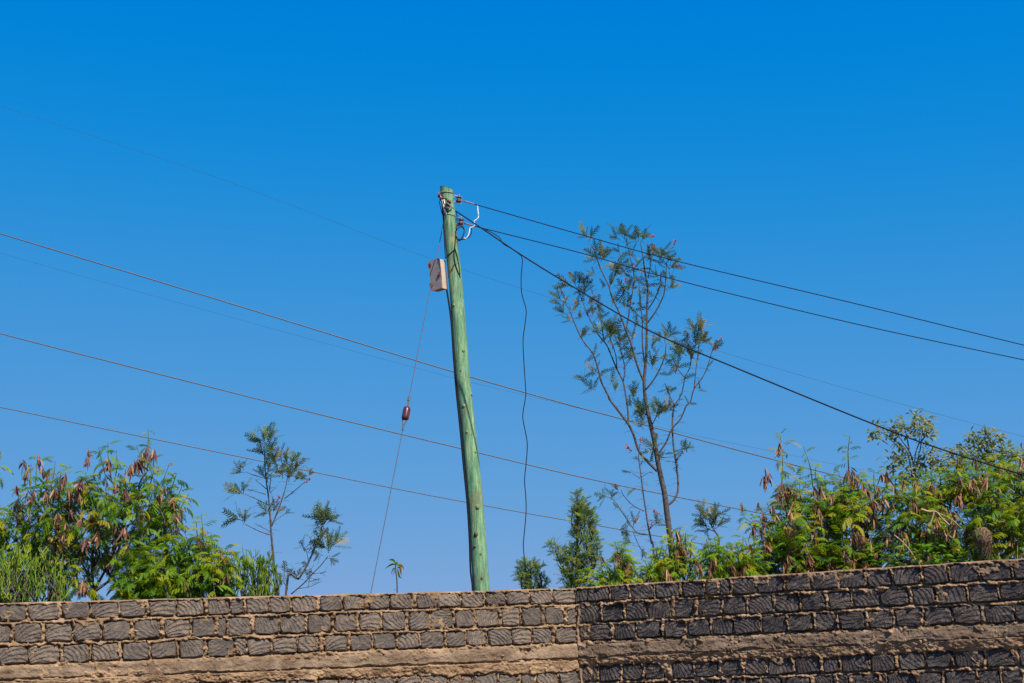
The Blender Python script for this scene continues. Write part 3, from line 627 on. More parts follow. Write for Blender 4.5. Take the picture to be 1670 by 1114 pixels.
m_ = MB(); m_.tube([pa-sdn*.03, pa+sdn*.03], .017, 7); m_.tube([pa, pb+sx*.01], .012, 6); m_.build('wire_clamp', MAT['wire_grey'], stay)
m_ = MB(); m_.tube([pd_-sdn*.03, pd_+sdn*.05], .014, 6); m_.tube([pc+sx*.03, pd_], .008, 5); m_.tube([pc-sx*.03, pd_], .008, 5); m_.build('wire_clamp', MAT['wire_grey'], stay)

# ------------------------------------------------------------------ plants: templates
def quadstrip(P, Wd, side):
    """flat strip along P with widths Wd across side"""
    P = np.asarray(P); n = len(P); v = np.vstack([P-side*np.asarray(Wd)[:, None], P+side*np.asarray(Wd)[:, None]])
    f = []
    for i in range(n-1): f += [(i, n+i, n+i+1), (i, n+i+1, i+1)]
    return v, np.array(f)
def lead_leaf(seed, npair=5, L=1.0, droop=.5):
    """feathery twice-divided leaf, unit length along +X, arching down"""
    r = random.Random(seed); m_ = MB()
    def rach(s): a = s*droop*1.1; return np.array([s*(1-.18*s*droop*2)*L, 0, .12*s-droop*s*s*.62])
    pts = np.array([rach(t) for t in np.linspace(0, 1, 5)]); v, f = quadstrip(pts, [.012, .011, .009, .007, .004], np.array([0, 1.0, 0])); m_.add(v, f)
    for i in range(npair):
        s0 = .22+.78*i/(npair-1); b = rach(s0); t = unit(rach(min(1, s0+.05))-rach(s0-.05))
        for sg in (-1, 1):
            a = R(62-26*i/(npair-1)+r.uniform(-8, 8)); ln = (.40-.10*abs(i-(npair-1)*.45)/npair)*r.uniform(.85, 1.1)
            d = unit(t*math.cos(a)+np.array([0, sg*math.sin(a), 0])+np.array([0, 0, -.22-.3*droop+r.uniform(-.12, .12)]))
            sd_ = unit(np.cross(d, np.array([0, 0, 1.0]))); nl = 6
            for q_ in range(nl):
                p0 = b+d*ln*(q_/nl)+np.array([0, 0, -.10*ln*(q_/nl)**2*2]); p1 = b+d*ln*((q_+1.05)/nl)+np.array([0, 0, -.10*ln*((q_+1)/nl)**2*2])
                wdt = .085*(1-.4*abs(q_-2)/nl)
                for s2 in (-1, 1):
                    tip = p1+sd_*s2*wdt+d*.012+np.array([0, 0, -.014])
                    m_.add([p0, p1, tip], [(0, 1, 2)])
    return m_.data()
LEAD = [lead_leaf(i, 5, 1.0, d) for i, d in enumerate((.2, .42, .65, .9, 1.15))]
def pod_cluster(seed, n, red=False, splay=.5, L=.155):
    r = random.Random(seed); m_ = MB(); 
    for i in range(n):
        a = r.uniform(0, 6.283); sp = abs(r.gauss(0, splay)); d = unit(np.array([math.cos(a)*sp, math.sin(a)*sp, -1])); ln = L*r.uniform(.65, 1.1); wd = .0105*r.uniform(.8, 1.15)
        o = np.array([math.cos(a), math.sin(a), 0])*.012*r.random()+np.array([0, 0, r.uniform(-.05, .04)]); sd_ = unit(np.cross(d, np.array([math.cos(a*3+1), math.sin(a*3+1), .2]))); bw = np.cross(d, sd_)
        bend = r.uniform(-.02, .03); pr = ((0, .12), (.12, .3), (.25, 1), (.6, 1.05), (.9, .75), (1, .05)); v = []
        for t, wv_ in pr:
            c = o+d*ln*t+bw*bend*math.sin(t*2.5)+np.array([0, 0, 0]); v += [c-sd_*wd*wv_, c+bw*.0028*wv_, c+sd_*wd*wv_, c-bw*.0028*wv_]
        f = []
        for k_ in range(len(pr)-1):
            for e in range(4):
                a_, b_ = k_*4+e, k_*4+(e+1) % 4; f += [(a_, b_, b_+4), (a_, b_+4, a_+4)]
        m_.add(v, f, r.random()*.8)
    return m_
PODS = [pod_cluster(i, n, False, s).mesh('seed_pod_cluster', MAT['pod']) for i, (n, s) in enumerate(((7, .3), (10, .35), (14, .4), (5, .25), (9, .6), (12, .3)))]
PODS_R = [pod_cluster(20+i, n, True, s).mesh('seed_pod_cluster', MAT['pod_red']) for i, (n, s) in enumerate(((9, .3), (14, .4), (18, .45), (6, .25), (11, .6)))]
def silky_leaf(seed, L=1.0):
    r = random.Random(seed); m_ = MB(); dr = r.uniform(.15, .5)
    def rach(s): return np.array([s, 0, .12*s-dr*s*s*.6])
    pts = [rach(t) for t in np.linspace(0, 1, 4)]; v, f = quadstrip(pts, [.012, .022, .022, .008], np.array([0, 1.0, 0])); m_.add(v, f); n = 6
    for i in range(n):
        s0 = .16+.74*i/(n-1); b = rach(s0)
        for sg in (-1, 1):
            a = R(48-10*i/n+r.uniform(-6, 6)); ln = (.34-.20*abs(i/(n-1)-.35))*r.uniform(.8, 1.15)
            d = unit(np.array([math.cos(a), sg*math.sin(a), r.uniform(-.3, .12)])); sd_ = unit(np.cross(d, (0, 0, 1.0))); w_ = .030
            m_.add([b-sd_*.022, b+sd_*.022, b+d*ln*.55+sd_*w_, b+d*ln, b+d*ln*.55-sd_*w_], [(0, 1, 2), (0, 2, 4), (4, 2, 3)])
    return m_.data()
SILK = [silky_leaf(i) for i in range(4)]
def frame_from(x, roll=0.0, upv=(0, 0, 1.0)):
    x = unit(x); z = np.asarray(upv)-x*np.dot(x, upv)
    if np.linalg.norm(z) < 1e-3: z = np.array([1.0, 0, 0])-x*x[0]
    z = unit(z); y = np.cross(z, x); y2 = y*math.cos(roll)+z*math.sin(roll); z2 = np.cross(x, y2)
    return np.stack([x, y2, z2], 1)
def tuft(seed, n, L=.15, spread=1.0, mat='grev'):
    """rosette of fern-like leaves round a twig end growing along +Z"""
    r = random.Random(seed); m_ = MB(); per = {k: ([], [], []) for k in range(4)}
    for i in range(n):
        az = i*2.4+r.uniform(-.4, .4); el = R(r.uniform(5, 78)-15*(spread-1)); x = np.array([math.cos(az)*math.cos(el), math.sin(az)*math.cos(el), math.sin(el)])
        A, B, C = per[r.randrange(4)]; s_ = L*r.uniform(.65, 1.15); A.append(frame_from(x, r.uniform(-.5, .5))*s_); B.append(np.array([0, 0, -.035+.06*i/n])); C.append(r.random()*.75)
    for k, (A, B, C) in per.items():
        if A: m_.place(SILK[k], A, B, np.array(C))
    m_.tube([(0, 0, -.06), (0, 0, .02)], .004, 4, a=.3)
    return m_.mesh('leaf_tuft', MAT[mat])
TUFT = [tuft(i, n, L) for i, (n, L) in enumerate(((6, .19), (8, .20), (5, .17), (7, .22), (9, .19)))]
TUFT_Y = [tuft(60+i, n, L, 1.0, 'grev_y') for i, (n, L) in enumerate(((7, .17), (8, .18), (6, .16), (7, .19)))]
TUFT_S = [tuft(40+i, n, L) for i, (n, L) in enumerate(((3, .14), (4, .15), (2, .16)))]
def flower(seed):
    r = random.Random(seed); m_ = MB()
    for i in range(16):
        a = r.uniform(0, 6.28); t = r.random(); d = unit(np.array([math.cos(a), math.sin(a), .5])); b = np.array([0, 0, t*.07]); m_.tube([b, b+d*.022, b+d*.03+np.array([0, 0, .008])], [.004, .004, .001], 3, a=r.random()*.9)
    return m_.mesh('flower_spike', MAT['flower'])
FLOWER = [flower(i) for i in range(3)]

# ------------------------------------------------------------------ plants: building
def rotz(a): c, s = math.cos(a), math.sin(a); return np.array([[c, -s, 0], [s, c, 0], [0, 0, 1.0]])
class Shoots:
    """collects leafy shoots; leaves go to one crown mesh"""
    def __init__(s, seed): s.r = random.Random(seed); s.per = {k: ([], [], []) for k in range(5)}; s.stems = MB(); s.ends = []
    def leaf(s, p, x, size, droopi, v):
        A, B, C = s.per[droopi]; A.append(frame_from(x, s.r.uniform(-.35, .35))*size); B.append(p); C.append(v)
    def shoot(s, base, tip, nleaf, size=.15, bare=.25, tone=0.0, droop=None):
        r = s.r; base = np.asarray(base); tip = np.asarray(tip); ax = tip-base; ln = np.linalg.norm(ax)
        mid = base+ax*.5+np.array([r.uniform(-.06, .06), r.uniform(-.06, .06), .02])*ln
        P = catmull([base, mid, tip], 4); s.stems.tube(P, np.linspace(.0075, .0030, len(P)), 4); az = r.uniform(0, 6.28)
        ts = np.cumsum(np.r_[0, np.linalg.norm(np.diff(P, axis=0), axis=1)]); ts /= ts[-1]
        for i in range(nleaf):
            t = bare+(1-bare)*(i+.5)/nleaf; p = np.array([np.interp(t, ts, P[:, k]) for k in range(3)]); az += 2.4+r.uniform(-.5, .5)
            el = R(-6+50*t*t+r.uniform(-18, 18)); x = np.array([math.cos(az)*math.cos(el), math.sin(az)*math.cos(el), math.sin(el)])
            sz = size*(1.1-.45*max(0, t-.6)/.4)*r.uniform(.75, 1.15)
            di = min(4, max(0, int(r.gauss(2.1 if droop is None else droop, 1.0))))
            s.leaf(p, x, sz, di, min(.99, max(0, r.random()**1.2*.8+tone)))
        s.ends.append(tip)
    def crown(s, root, mat, name='crown'):
        m_ = MB()
        for k, (A, B, C) in s.per.items():
            if A: m_.place(LEAD[k], A, B, np.array(C))
        o = m_.build(name, mat, root, kind='stuff'); return o
def inpoly(x, y, poly):
    c = False; n = len(poly)
    for i in range(n):
        (x1, y1), (x2, y2) = poly[i], poly[i-1]
        if (y1 > y) != (y2 > y) and x < (x2-x1)*(y-y1)/(y2-y1)+x1: c = not c
    return c
def edge_dist(x, y, poly):
    p = np.array([x, y]); best = 1e9
    for i in range(len(poly)):
        a, b = np.array(poly[i-1], float), np.array(poly[i], float); ab = b-a; t = np.clip(np.dot(p-a, ab)/max(1e-9, ab@ab), 0, 1); best = min(best, np.linalg.norm(p-a-ab*t))
    return best
def sample(poly, n, seed, Y, thick, holes=(), mind=0):
    r = random.Random(seed); xs = [p[0] for p in poly]; ys = [p[1] for p in poly]; o = []; tries = 0
    while len(o) < n and tries < n*60:
        tries += 1; x, y = r.uniform(min(xs), max(xs)), r.uniform(min(ys), max(ys))
        if not inpoly(x, y, poly): continue
        if any(((x-h[0])/h[2])**2+((y-h[1])/h[3])**2 < 1 and r.random() < h[4] for h in holes): continue
        if mind and any(abs(x-a[0])+abs(y-a[1]) < mind for a in o): continue
        e = min(1, edge_dist(x, y, poly)/45); o.append((x, y, Y+thick*e*r.uniform(-1, 1)))
    return o
def connect(nodes, targets, mb, seed, r_tip=.006, r_base=.035, limbs=()):
    """grow wood from the trunk nodes (list of points) to every target, thickest at the trunk"""
    r = random.Random(seed); pts = [np.array(p) for p in nodes]; par = [i-1 for i in range(len(pts))]; kids = [0]*len(pts)
    root = pts[0]; last = len(pts)-1
    for l in limbs:
        pr = last
        for p in l: pts.append(np.array(p)); par.append(pr); kids.append(0); pr = len(pts)-1
    for t in sorted(targets, key=lambda q: np.linalg.norm(np.array(q)-root)):
        t = np.array(t); A = np.array(pts); d = np.linalg.norm(A-t, axis=1)+np.maximum(0, A[:, 2]-t[2]+.08)*3; i = int(np.argmin(d)); a = pts[i]; ln = np.linalg.norm(t-a)
        m1 = a+(t-a)*.5+np.array([r.uniform(-.1, .1)*ln, r.uniform(-.1, .1)*ln, r.uniform(-.12, .02)*ln])
        pts.append(m1); par.append(i); kids.append(0); pts.append(t); par.append(len(pts)-2); kids.append(0)
    cnt = [0]*len(pts)
    for i in range(len(pts)-1, 0, -1):
        cnt[i] += 1; cnt[par[i]] += cnt[i]
    tot = max(cnt[0], 1)
    for i in range(1, len(pts)):
        p = par[i]
        if p < 0: continue
        ra = r_tip+(r_base-r_tip)*math.sqrt(min(1, cnt[p]/tot)); rb = r_tip+(r_base-r_tip)*math.sqrt(min(1, cnt[i]/tot)); ra = min(ra, rb*1.5)
        mb.tube([pts[p], pts[i]], [ra, rb], 5)
def lead_tree(label, cat, poly, Y, thick, base, nshoot, seed, holes=(), tips=(), pods=(), npods=0, mat='leuc', podset=None, size=.165, group=None, trunk=(), tone=0.0, sl=(.22, .42), nl=(6, 10), droop=None, podpoly=None, limbs=()):
    r = random.Random(seed); b3 = at(base[0], base[1], Y); root = thing('lead_tree', label, cat, (b3[0], Y, -.08), group)
    S_ = Shoots(seed); wood = MB(); targets = []
    for (x, y, yy) in sample(poly, nshoot, seed+1, Y, thick, holes):
        p = at(x, y, yy); cx = sum(q[0] for q in poly)/len(poly); out_ = (x-cx)/120
        d = unit(np.array([out_*.7+r.uniform(-.5, .5), r.uniform(-.6, .5), r.uniform(.25, 1.1)])); ln = r.uniform(*sl)
        if y < min(q[1] for q in poly)+40: d = unit(d+np.array([0, 0, .5]))
        b = p-d*ln*.75; S_.shoot(b, p+d*ln*.25, r.randint(*nl), size, .12, tone, droop); targets.append(b)
    for (tx, ty, bx, by, n_, sz) in tips:
        yy = Y+thick*r.uniform(-.4, .2); tp, bp = at(tx, ty, yy), at(bx, by, yy+r.uniform(-.1, .1)); S_.shoot(bp, tp, n_, sz*1.3, .15, tone+.12, droop); targets.append(bp)
    tr0 = [np.array([b3[0], Y, -.08])]+[at(x, y, Y) for x, y in trunk]
    if not trunk: tr0 += [np.array([b3[0], Y, z]) for z in (.6, 1.2, 1.7)]
    connect(tr0, targets, wood, seed+3, limbs=[[at(x, y, Y+dy*i/len(l)) for i, (x, y) in enumerate(l)] for l, dy in limbs]); wood.tube(np.array(tr0), np.linspace(.045, .03, len(tr0)), 7)
    wood.build('trunk', MAT['bark'], root, smooth=True); S_.stems.build('twigs', MAT['greentwig'], root, kind='stuff')
    S_.crown(root, MAT[mat])
    podset = podset or PODS
    spots = [(x, y, Y-thick*.5+r.uniform(-.1, .2), s_) for x, y, s_ in pods]
    spots += [(x, y, yy-thick*.55, 0) for x, y, yy in sample(podpoly or poly, npods, seed+9, Y, thick*.9, holes)]
    for x, y, yy, s_ in spots:
        p = at(x, y, yy); big = s_*.9 if s_ else r.uniform(.55, .95)
        inst('seed_pod_cluster', r.choice(podset), root, p, rotz(r.uniform(0, 6.28)) @ np.array(Matrix.Rotation(r.uniform(-.3, .3), 3, 'X')), big)
    return root
GL = 'feathery lead trees with hanging pods'
# left: the podded tree
lead_tree('tree with purple brown seed pods and open green crown, behind the browner wall stretch', 'tree',
    [(40, 800), (62, 772), (110, 788), (135, 790), (165, 778), (200, 775), (235, 765), (268, 772), (290, 792), (302, 835), (312, 870), (318, 905), (300, 950), (215, 965), (160, 940), (110, 975), (85, 970), (60, 900)],
    16.6, .55, (160, 1000), 165, 101, holes=[(178, 925, 38, 32, .9), (190, 860, 26, 20, .6), (118, 935, 14, 26, .7)],
    tips=[(62, 742, 58, 790, 5, .13), (52, 756, 50, 800, 4, .12), (90, 752, 84, 792, 7, .14), (100, 765, 96, 800, 6, .14), (176, 722, 182, 785, 8, .14), (160, 728, 172, 775, 5, .12), (190, 735, 186, 790, 6, .14), (242, 700, 240, 770, 9, .10), (222, 726, 236, 770, 6, .14), (250, 745, 245, 790, 6, .12), (275, 760, 262, 800, 8, .14), (288, 772, 275, 812, 8, .14), (308, 806, 290, 845, 7, .13), (298, 790, 285, 830, 7, .14), (140, 770, 140, 805, 6, .14), (205, 765, 205, 800, 6, .14)],
    pods=[(38, 752, 1.0), (45, 768, 1.0), (62, 745, 1.1), (68, 760, 1.1), (80, 768, .9), (27, 795, .9), (106, 775, 1.1), (100, 785, .9), (135, 780, 1.1), (145, 735, .9), (142, 748, .9), (172, 748, 1.0), (178, 752, 1.0), (240, 732, 1.3), (232, 742, 1.2), (222, 752, 1.2), (214, 760, 1.0), (250, 736, 1.1), (262, 800, 1.1), (255, 812, 1.0), (128, 790, .9), (152, 840, 1.1), (90, 840, 1.1), (80, 850, 1.0), (95, 868, 1.2), (88, 885, 1.2), (100, 890, 1.1), (92, 905, 1.1), (192, 870, 1.2), (195, 895, 1.1), (140, 880, 1.1), (190, 850, 1.1), (135, 950, 1.2), (92, 960, 1.2), (100, 966, 1.2), (160, 870, 1.0), (230, 840, .9), (272, 895, 1.1), (290, 905, .9)],
    npods=42, podset=PODS_R, group=GL, trunk=[(158, 985), (152, 966)], limbs=[([(172, 930), (190, 890), (205, 850), (215, 800)], .3), ([(140, 930), (118, 890), (90, 850), (75, 800)], -.3), ([(150, 930), (152, 870), (160, 800)], .1), ([(175, 950), (215, 905), (255, 860), (275, 810)], -.2)], droop=2.9, tone=.06,
    podpoly=[(40, 800), (110, 790), (200, 780), (290, 800), (310, 900), (215, 920), (90, 930)])
# branches that show in its open middle
lead_tree('low feathery bright green tree filling the gap between the podded tree and the pencil bush', 'tree',
    [(195, 940), (215, 905), (260, 890), (305, 880), (330, 868), (352, 895), (385, 905), (395, 930), (372, 975), (180, 978)],
    16.2, .45, (290, 1000), 95, 202, tips=[(328, 838, 332, 890, 8, .12), (345, 868, 340, 905, 8, .14), (320, 850, 326, 890, 5, .1), (372, 895, 370, 930, 8, .14), (395, 890, 395, 925, 7, .12)],
    pods=[(325, 930, 1.1), (320, 925, .9)], npods=4, mat='leuc', group=GL, tone=.1, droop=2.4, sl=(.2, .4))
lead_tree('dense green feathery tree cut by the frame edge, beside the podded tree', 'tree',
    [(-90, 850), (-30, 815), (10, 818), (35, 805), (62, 830), (72, 870), (80, 930), (78, 978), (-90, 985)],
    16.9, .5, (-10, 1000), 120, 303, tips=[(2, 735, -12, 800, 7, .13), (-8, 745, -16, 800, 6, .12)], npods=4, podset=PODS_R, group=GL, droop=2.8, size=.16, podpoly=[(20, 800), (62, 820), (60, 860), (20, 850)])
# right
lead_tree('podded tree with upright shoots and tan pods, beyond the darker wall, farthest from the nest', 'tree',
    [(1228, 862), (1248, 822), (1272, 792), (1300, 798), (1332, 792), (1362, 800), (1390, 780), (1418, 792), (1440, 790), (1452, 850), (1450, 925), (1235, 940), (1240, 895)],
    15.9, .6, (1330, 960), 190, 404, tips=[(1272, 705, 1275, 790, 12, .105), (1310, 728, 1326, 795, 9, .11), (1386, 710, 1384, 765, 9, .10), (1212, 842, 1240, 862, 7, .13), (1250, 818, 1262, 850, 7, .13), (1400, 775, 1400, 810, 9, .13), (1425, 768, 1428, 810, 8, .13), (1345, 775, 1348, 820, 8, .13), (1368, 770, 1370, 812, 8, .13), (1305, 775, 1306, 820, 8, .13), (1330, 762, 1336, 800, 6, .11)],
    pods=[(1272, 724, .8), (1270, 732, .7), (1248, 765, .9), (1246, 778, .9), (1253, 775, 1.0), (1209, 820, .6), (1236, 820, .6), (1227, 860, 1.0), (1240, 865, .9), (1382, 768, 1.1), (1388, 766, 1.0), (1394, 775, .9), (1340, 795, 1.0), (1275, 790, 1.0), (1285, 795, 1.0), (1295, 822, 1.1), (1300, 850, 1.1), (1256, 870, 1.2), (1250, 880, 1.2), (1325, 860, 1.1), (1330, 872, 1.2), (1402, 860, 1.2), (1398, 872, 1.3), (1345, 905, 1.4), (1352, 915, 1.3), (1445, 770, 1.0), (1438, 775, 1.0)],
    npods=80, group=GL, tone=-.02, droop=1.5)
lead_tree('dense podded tree full of dry tan pods around the bird nest', 'tree',
    [(1440, 800), (1475, 775), (1520, 785), (1560, 765), (1600, 755), (1640, 740), (1700, 745), (1760, 760), (1770, 915), (1440, 925)],
    15.7, .6, (1580, 960), 235, 505, tips=[(1530, 765, 1532, 800, 8, .13), (1470, 770, 1475, 810, 8, .13), (1600, 750, 1604, 800, 8, .13), (1650, 748, 1655, 800, 8, .13), (1562, 745, 1566, 790, 7, .13), (1625, 748, 1622, 790, 6, .12)],
    pods=[(1520, 790, 1.2), (1530, 800, 1.2), (1560, 785, 1.3), (1568, 800, 1.3), (1505, 805, 1.2), (1495, 815, 1.1), (1525, 830, 1.3), (1545, 828, 1.2), (1550, 835, 1.2), (1585, 780, 1.0), (1590, 845, 1.1), (1625, 815, 1.1), (1645, 820, 1.1), (1655, 825, 1.1), (1495, 865, 1.1), (1468, 880, 1.2), (1565, 750, 1.0), (1590, 745, 1.0), (1600, 775, 1.1), (1660, 770, 1.0), (1620, 880, 1.0), (1575, 870, 1.0)],
    npods=85, group=GL, tone=.02, droop=1.9)
lead_tree('yellow green podded bush at the foot of the tall thin tree', 'bush',
    [(950, 940), (975, 918), (1000, 895), (1020, 890), (1040, 915), (1065, 910), (1088, 885), (1105, 870), (1118, 885), (1135, 905), (1138, 948), (1050, 955), (955, 966)],
    16.3, .25, (1040, 985), 80, 606, tips=[(1003, 885, 1008, 915, 7, .12), (1090, 862, 1094, 900, 7, .11), (1118, 868, 1120, 905, 6, .11), (1020, 898, 1024, 930, 6, .12), (1128, 880, 1126, 920, 6, .12)],
    pods=[(1012, 915, 1.1), (1025, 920, 1.2), (1016, 922, 1.0), (980, 910, .8), (1104, 868, 1.0), (1108, 875, 1.1), (1088, 930, 1.2), (1092, 938, 1.1), (1080, 912, .9), (1132, 912, 1.0), (1105, 890, .9), (1060, 935, .9)], npods=6, mat='leuc_y', group=GL, tone=.1, size=.13)
lead_tree('small yellow green podded bush between the tall thin tree and the big podded trees', 'bush',
    [(1140, 915), (1158, 885), (1178, 880), (1196, 905), (1212, 885), (1232, 888), (1248, 915), (1250, 935), (1140, 950)],
    15.5, .3, (1190, 985), 60, 707, tips=[(1165, 878, 1168, 915, 7, .12), (1212, 875, 1214, 915, 8, .12), (1185, 885, 1186, 920, 6, .12)],
    pods=[(1162, 915, 1.0), (1225, 920, 1.1), (1230, 925, 1.1), (1215, 925, 1.0), (1198, 930, 1.0), (1135, 915, .9)], npods=6, mat='leuc_y', group=GL, tone=.05, size=.13)

# silky oaks from drawn skeletons
def silky(label, Y, limbs, tufts, base_r, seed, flowers=(), twiggy=0, small=(), name='silky_oak', cat='tree', group=None, dy=.25, tsize=1.0, auto=0):
    """limbs: list of (pixel polyline, start radius px, end radius px); the first is the trunk"""
    r = random.Random(seed); k = mpp(Y); t0 = limbs[0][0][0]; b = at(t0[0], t0[1], Y)
    root = thing(name, label, cat, (b[0], Y, -.08), group); wood = MB(); tw = MB(); P0 = ats(limbs[0][0], Y)
    P0 = np.vstack([[b[0]+.02, Y, -.08], P0]); P = catmull(P0, 4); rr = np.interp(np.arange(len(P)), [0, 4, len(P)-1], [limbs[0][1]*1.25*k, limbs[0][1]*k, limbs[0][2]*k]); wood.tube(P, rr, 8)
    offs = {}; allP = [P]
    for li, (pl, ra, rb) in enumerate(limbs[1:]):
        sgn = r.choice((-1, 1))*r.uniform(.4, 1)*dy; start = pl[0]; y0 = 0
        for (q, yo) in offs.items():
            if abs(q[0]-start[0])+abs(q[1]-start[1]) < 7: y0 = yo
        Q = []
        for i, p in enumerate(pl):
            yo = y0+sgn*i/max(1, len(pl)-1); Q.append(at(p[0], p[1], Y+yo)); offs[tuple(p)] = yo
        Pq = catmull(Q, 4); wood.tube(Pq, np.linspace(ra, rb, len(Pq))*k*.88, 6); allP.append(Pq)
    for Pq in allP:                                   # short bare side twigs and leaf stalks
        if not twiggy: continue
        ln = np.linalg.norm(np.diff(Pq, axis=0), axis=1).sum(); n = int(ln*twiggy)
        for _ in range(n):
            i = r.randrange(len(Pq)-1); p = Pq[i]+(Pq[i+1]-Pq[i])*r.random()
            if p[2] < 2.6: continue
            a = r.uniform(0, 6.28); L = r.uniform(.05, .15); d = np.array([math.cos(a), math.sin(a)*.8, r.uniform(-.35, .35)]); tw.tube([p, p+d*L*.6, p+d*L+np.array([0, 0, -.02])], [.0030, .0024, .0014], 3)
    if auto:
        for Pq in allP[1:]:
            n = len(Pq)
            for _ in range(auto):
                p = Pq[int(n*r.uniform(.5, .98))-1]; A = np.array(Matrix.Rotation(r.uniform(-1.1, 1.1), 3, 'Y') @ Matrix.Rotation(r.uniform(-.8, .8), 3, 'X') @ Matrix.Rotation(r.uniform(0, 6.28), 3, 'Z'))
                inst('leaf_tuft', r.choice(TUFT_S), root, p, A, r.uniform(1.0, 1.6))
    wood.build('trunk', MAT['bark'], root, smooth=True)
    if tw.v: tw.build('twigs', MAT['twig'], root, kind='stuff')
    def yoff(x, y):
        best = min(offs.items(), key=lambda q: abs(q[0][0]-x)+abs(q[0][1]-y)) if offs else (None, 0); return best[1]
    for (x, y, s_, lean) in tufts:
        p = at(x, y, Y+yoff(x, y)); A = np.array(Matrix.Rotation(lean, 3, 'Y') @ Matrix.Rotation(r.uniform(-.3, .3), 3, 'X') @ Matrix.Rotation(r.uniform(0, 6.28), 3, 'Z'))
        inst('leaf_tuft', r.choice(TUFT), root, p, A, s_*tsize)
    for (x, y, s_, lean) in small:
        p = at(x, y, Y+yoff(x, y)); A = np.array(Matrix.Rotation(lean, 3, 'Y') @ Matrix.Rotation(r.uniform(0, 6.28), 3, 'Z')); inst('leaf_tuft', r.choice(TUFT_S), root, p, A, s_*tsize)
    for (x, y, lean) in flowers:
        p = at(x, y, Y+yoff(x, y)-.02); inst('flower_spike', r.choice(FLOWER), root, p, np.array(Matrix.Rotation(lean, 3, 'Y')), r.uniform(.9, 1.3))
    return root
a5 = lambda x, y: (880+x/3.374, 350+y/3.374)
a6 = lambda x, y: (820+x/3.376, 650+y/3.376)
L5 = lambda *p: [a5(*q) for q in p]
L6 = lambda *p: [a6(*q) for q in p]
tall = [
 (L6((940, 1000), (925, 800), (905, 640), (890, 520), (870, 430), (850, 330), (835, 240), (820, 170), (800, 80), (785, 0))+L5((580, 1000), (575, 920), (585, 800), (590, 700), (590, 600), (592, 500), (595, 400), (580, 320), (570, 240), (555, 150)), 5.0, .8),
 (L5((575, 920), (545, 850), (520, 770), (500, 700), (475, 640), (455, 580), (430, 520), (400, 460), (380, 390), (350, 330), (325, 270), (310, 220), (280, 160)), 2.4, .8),
 (L5((578, 968), (600, 945), (640, 890), (670, 830), (690, 770), (697, 705)), 1.7, .8),
 (L5((590, 600), (640, 530), (680, 450), (690, 400), (695, 330), (700, 260)), 1.6, .8),
 (L5((590, 530), (630, 470), (660, 400), (670, 320)), 1.2, .7),
 (L5((580, 830), (570, 760), (565, 680), (565, 580), (555, 500), (550, 430), (545, 350)), 1.7, .7),
 (L5((475, 640), (490, 560), (495, 510), (510, 430), (520, 360), (515, 300), (500, 240), (490, 190), (475, 130)), 1.5, .7),
 (L5((420, 480), (455, 440), (475, 400), (485, 350)), 1.0, .6), (L5((395, 380), (420, 320), (430, 270), (440, 210)), 1.0, .6),
 (L5((480, 490), (530, 540), (567, 575)), .9, .9), (L5((597, 350), (610, 280), (615, 220)), 1.0, .6), (L5((555, 430), (580, 390), (595, 370)), .8, .7),
 (L6((850, 400), (800, 350), (750, 290), (720, 200), (690, 140), (630, 60), (585, 0))+L5((380, 1000), (340, 920), (320, 840), (290, 760), (250, 710), (215, 650), (190, 590), (170, 540), (142, 480)), 2.7, .8),
 (L6((690, 140), (690, 80), (680, 0))+L5((475, 1000), (460, 920), (425, 850), (400, 790), (370, 720), (330, 670), (295, 610), (270, 560), (245, 500), (225, 450), (205, 400)), 1.9, .7),
 (L5((355, 700), (340, 600), (325, 520), (300, 460), (285, 410)), 1.1, .6), (L5((460, 920), (470, 850), (455, 780), (435, 700)), 1.2, .7), (L5((425, 850), (420, 780), (395, 700), (370, 645)), 1.1, .7), (L5((462, 850), (495, 800), (500, 760)), .8, .5),
 (L6((905, 590), (945, 555), (965, 500), (960, 400), (945, 300), (935, 200), (935, 100), (945, 30)), 2.3, 1.4),
 (L6((935, 110), (945, 30))+L5((740, 1050), (780, 990), (800, 900), (830, 830), (835, 750)), 1.6, .7),
 (L6((860, 300), (900, 240), (930, 170), (980, 110), (1010, 40))+L5((830, 1030), (850, 960), (900, 890), (930, 820), (950, 750), (975, 700)), 1.7, .7),
 (L5((850, 960), (860, 860), (870, 780), (880, 690)), 1.2, .7), (L5((800, 900), (760, 850), (750, 830)), .8, .5), (L5((740, 1050), (715, 990), (690, 930)), 1.0, .7),
 (L6((815, 160), (850, 90), (880, 50)), 1.0, .6), (L6((810, 350), (830, 270), (840, 250)), .8, .7), (L6((800, 100), (760, 60), (700, 10)), 1.0, .6),
 (L6((950, 290), (985, 278), (1030, 270)), .8, .5), (L6((860, 325), (935, 322)), .6, .5),
 (L5((590, 1000), (640, 1090), (660, 1050)), .1, .1)]
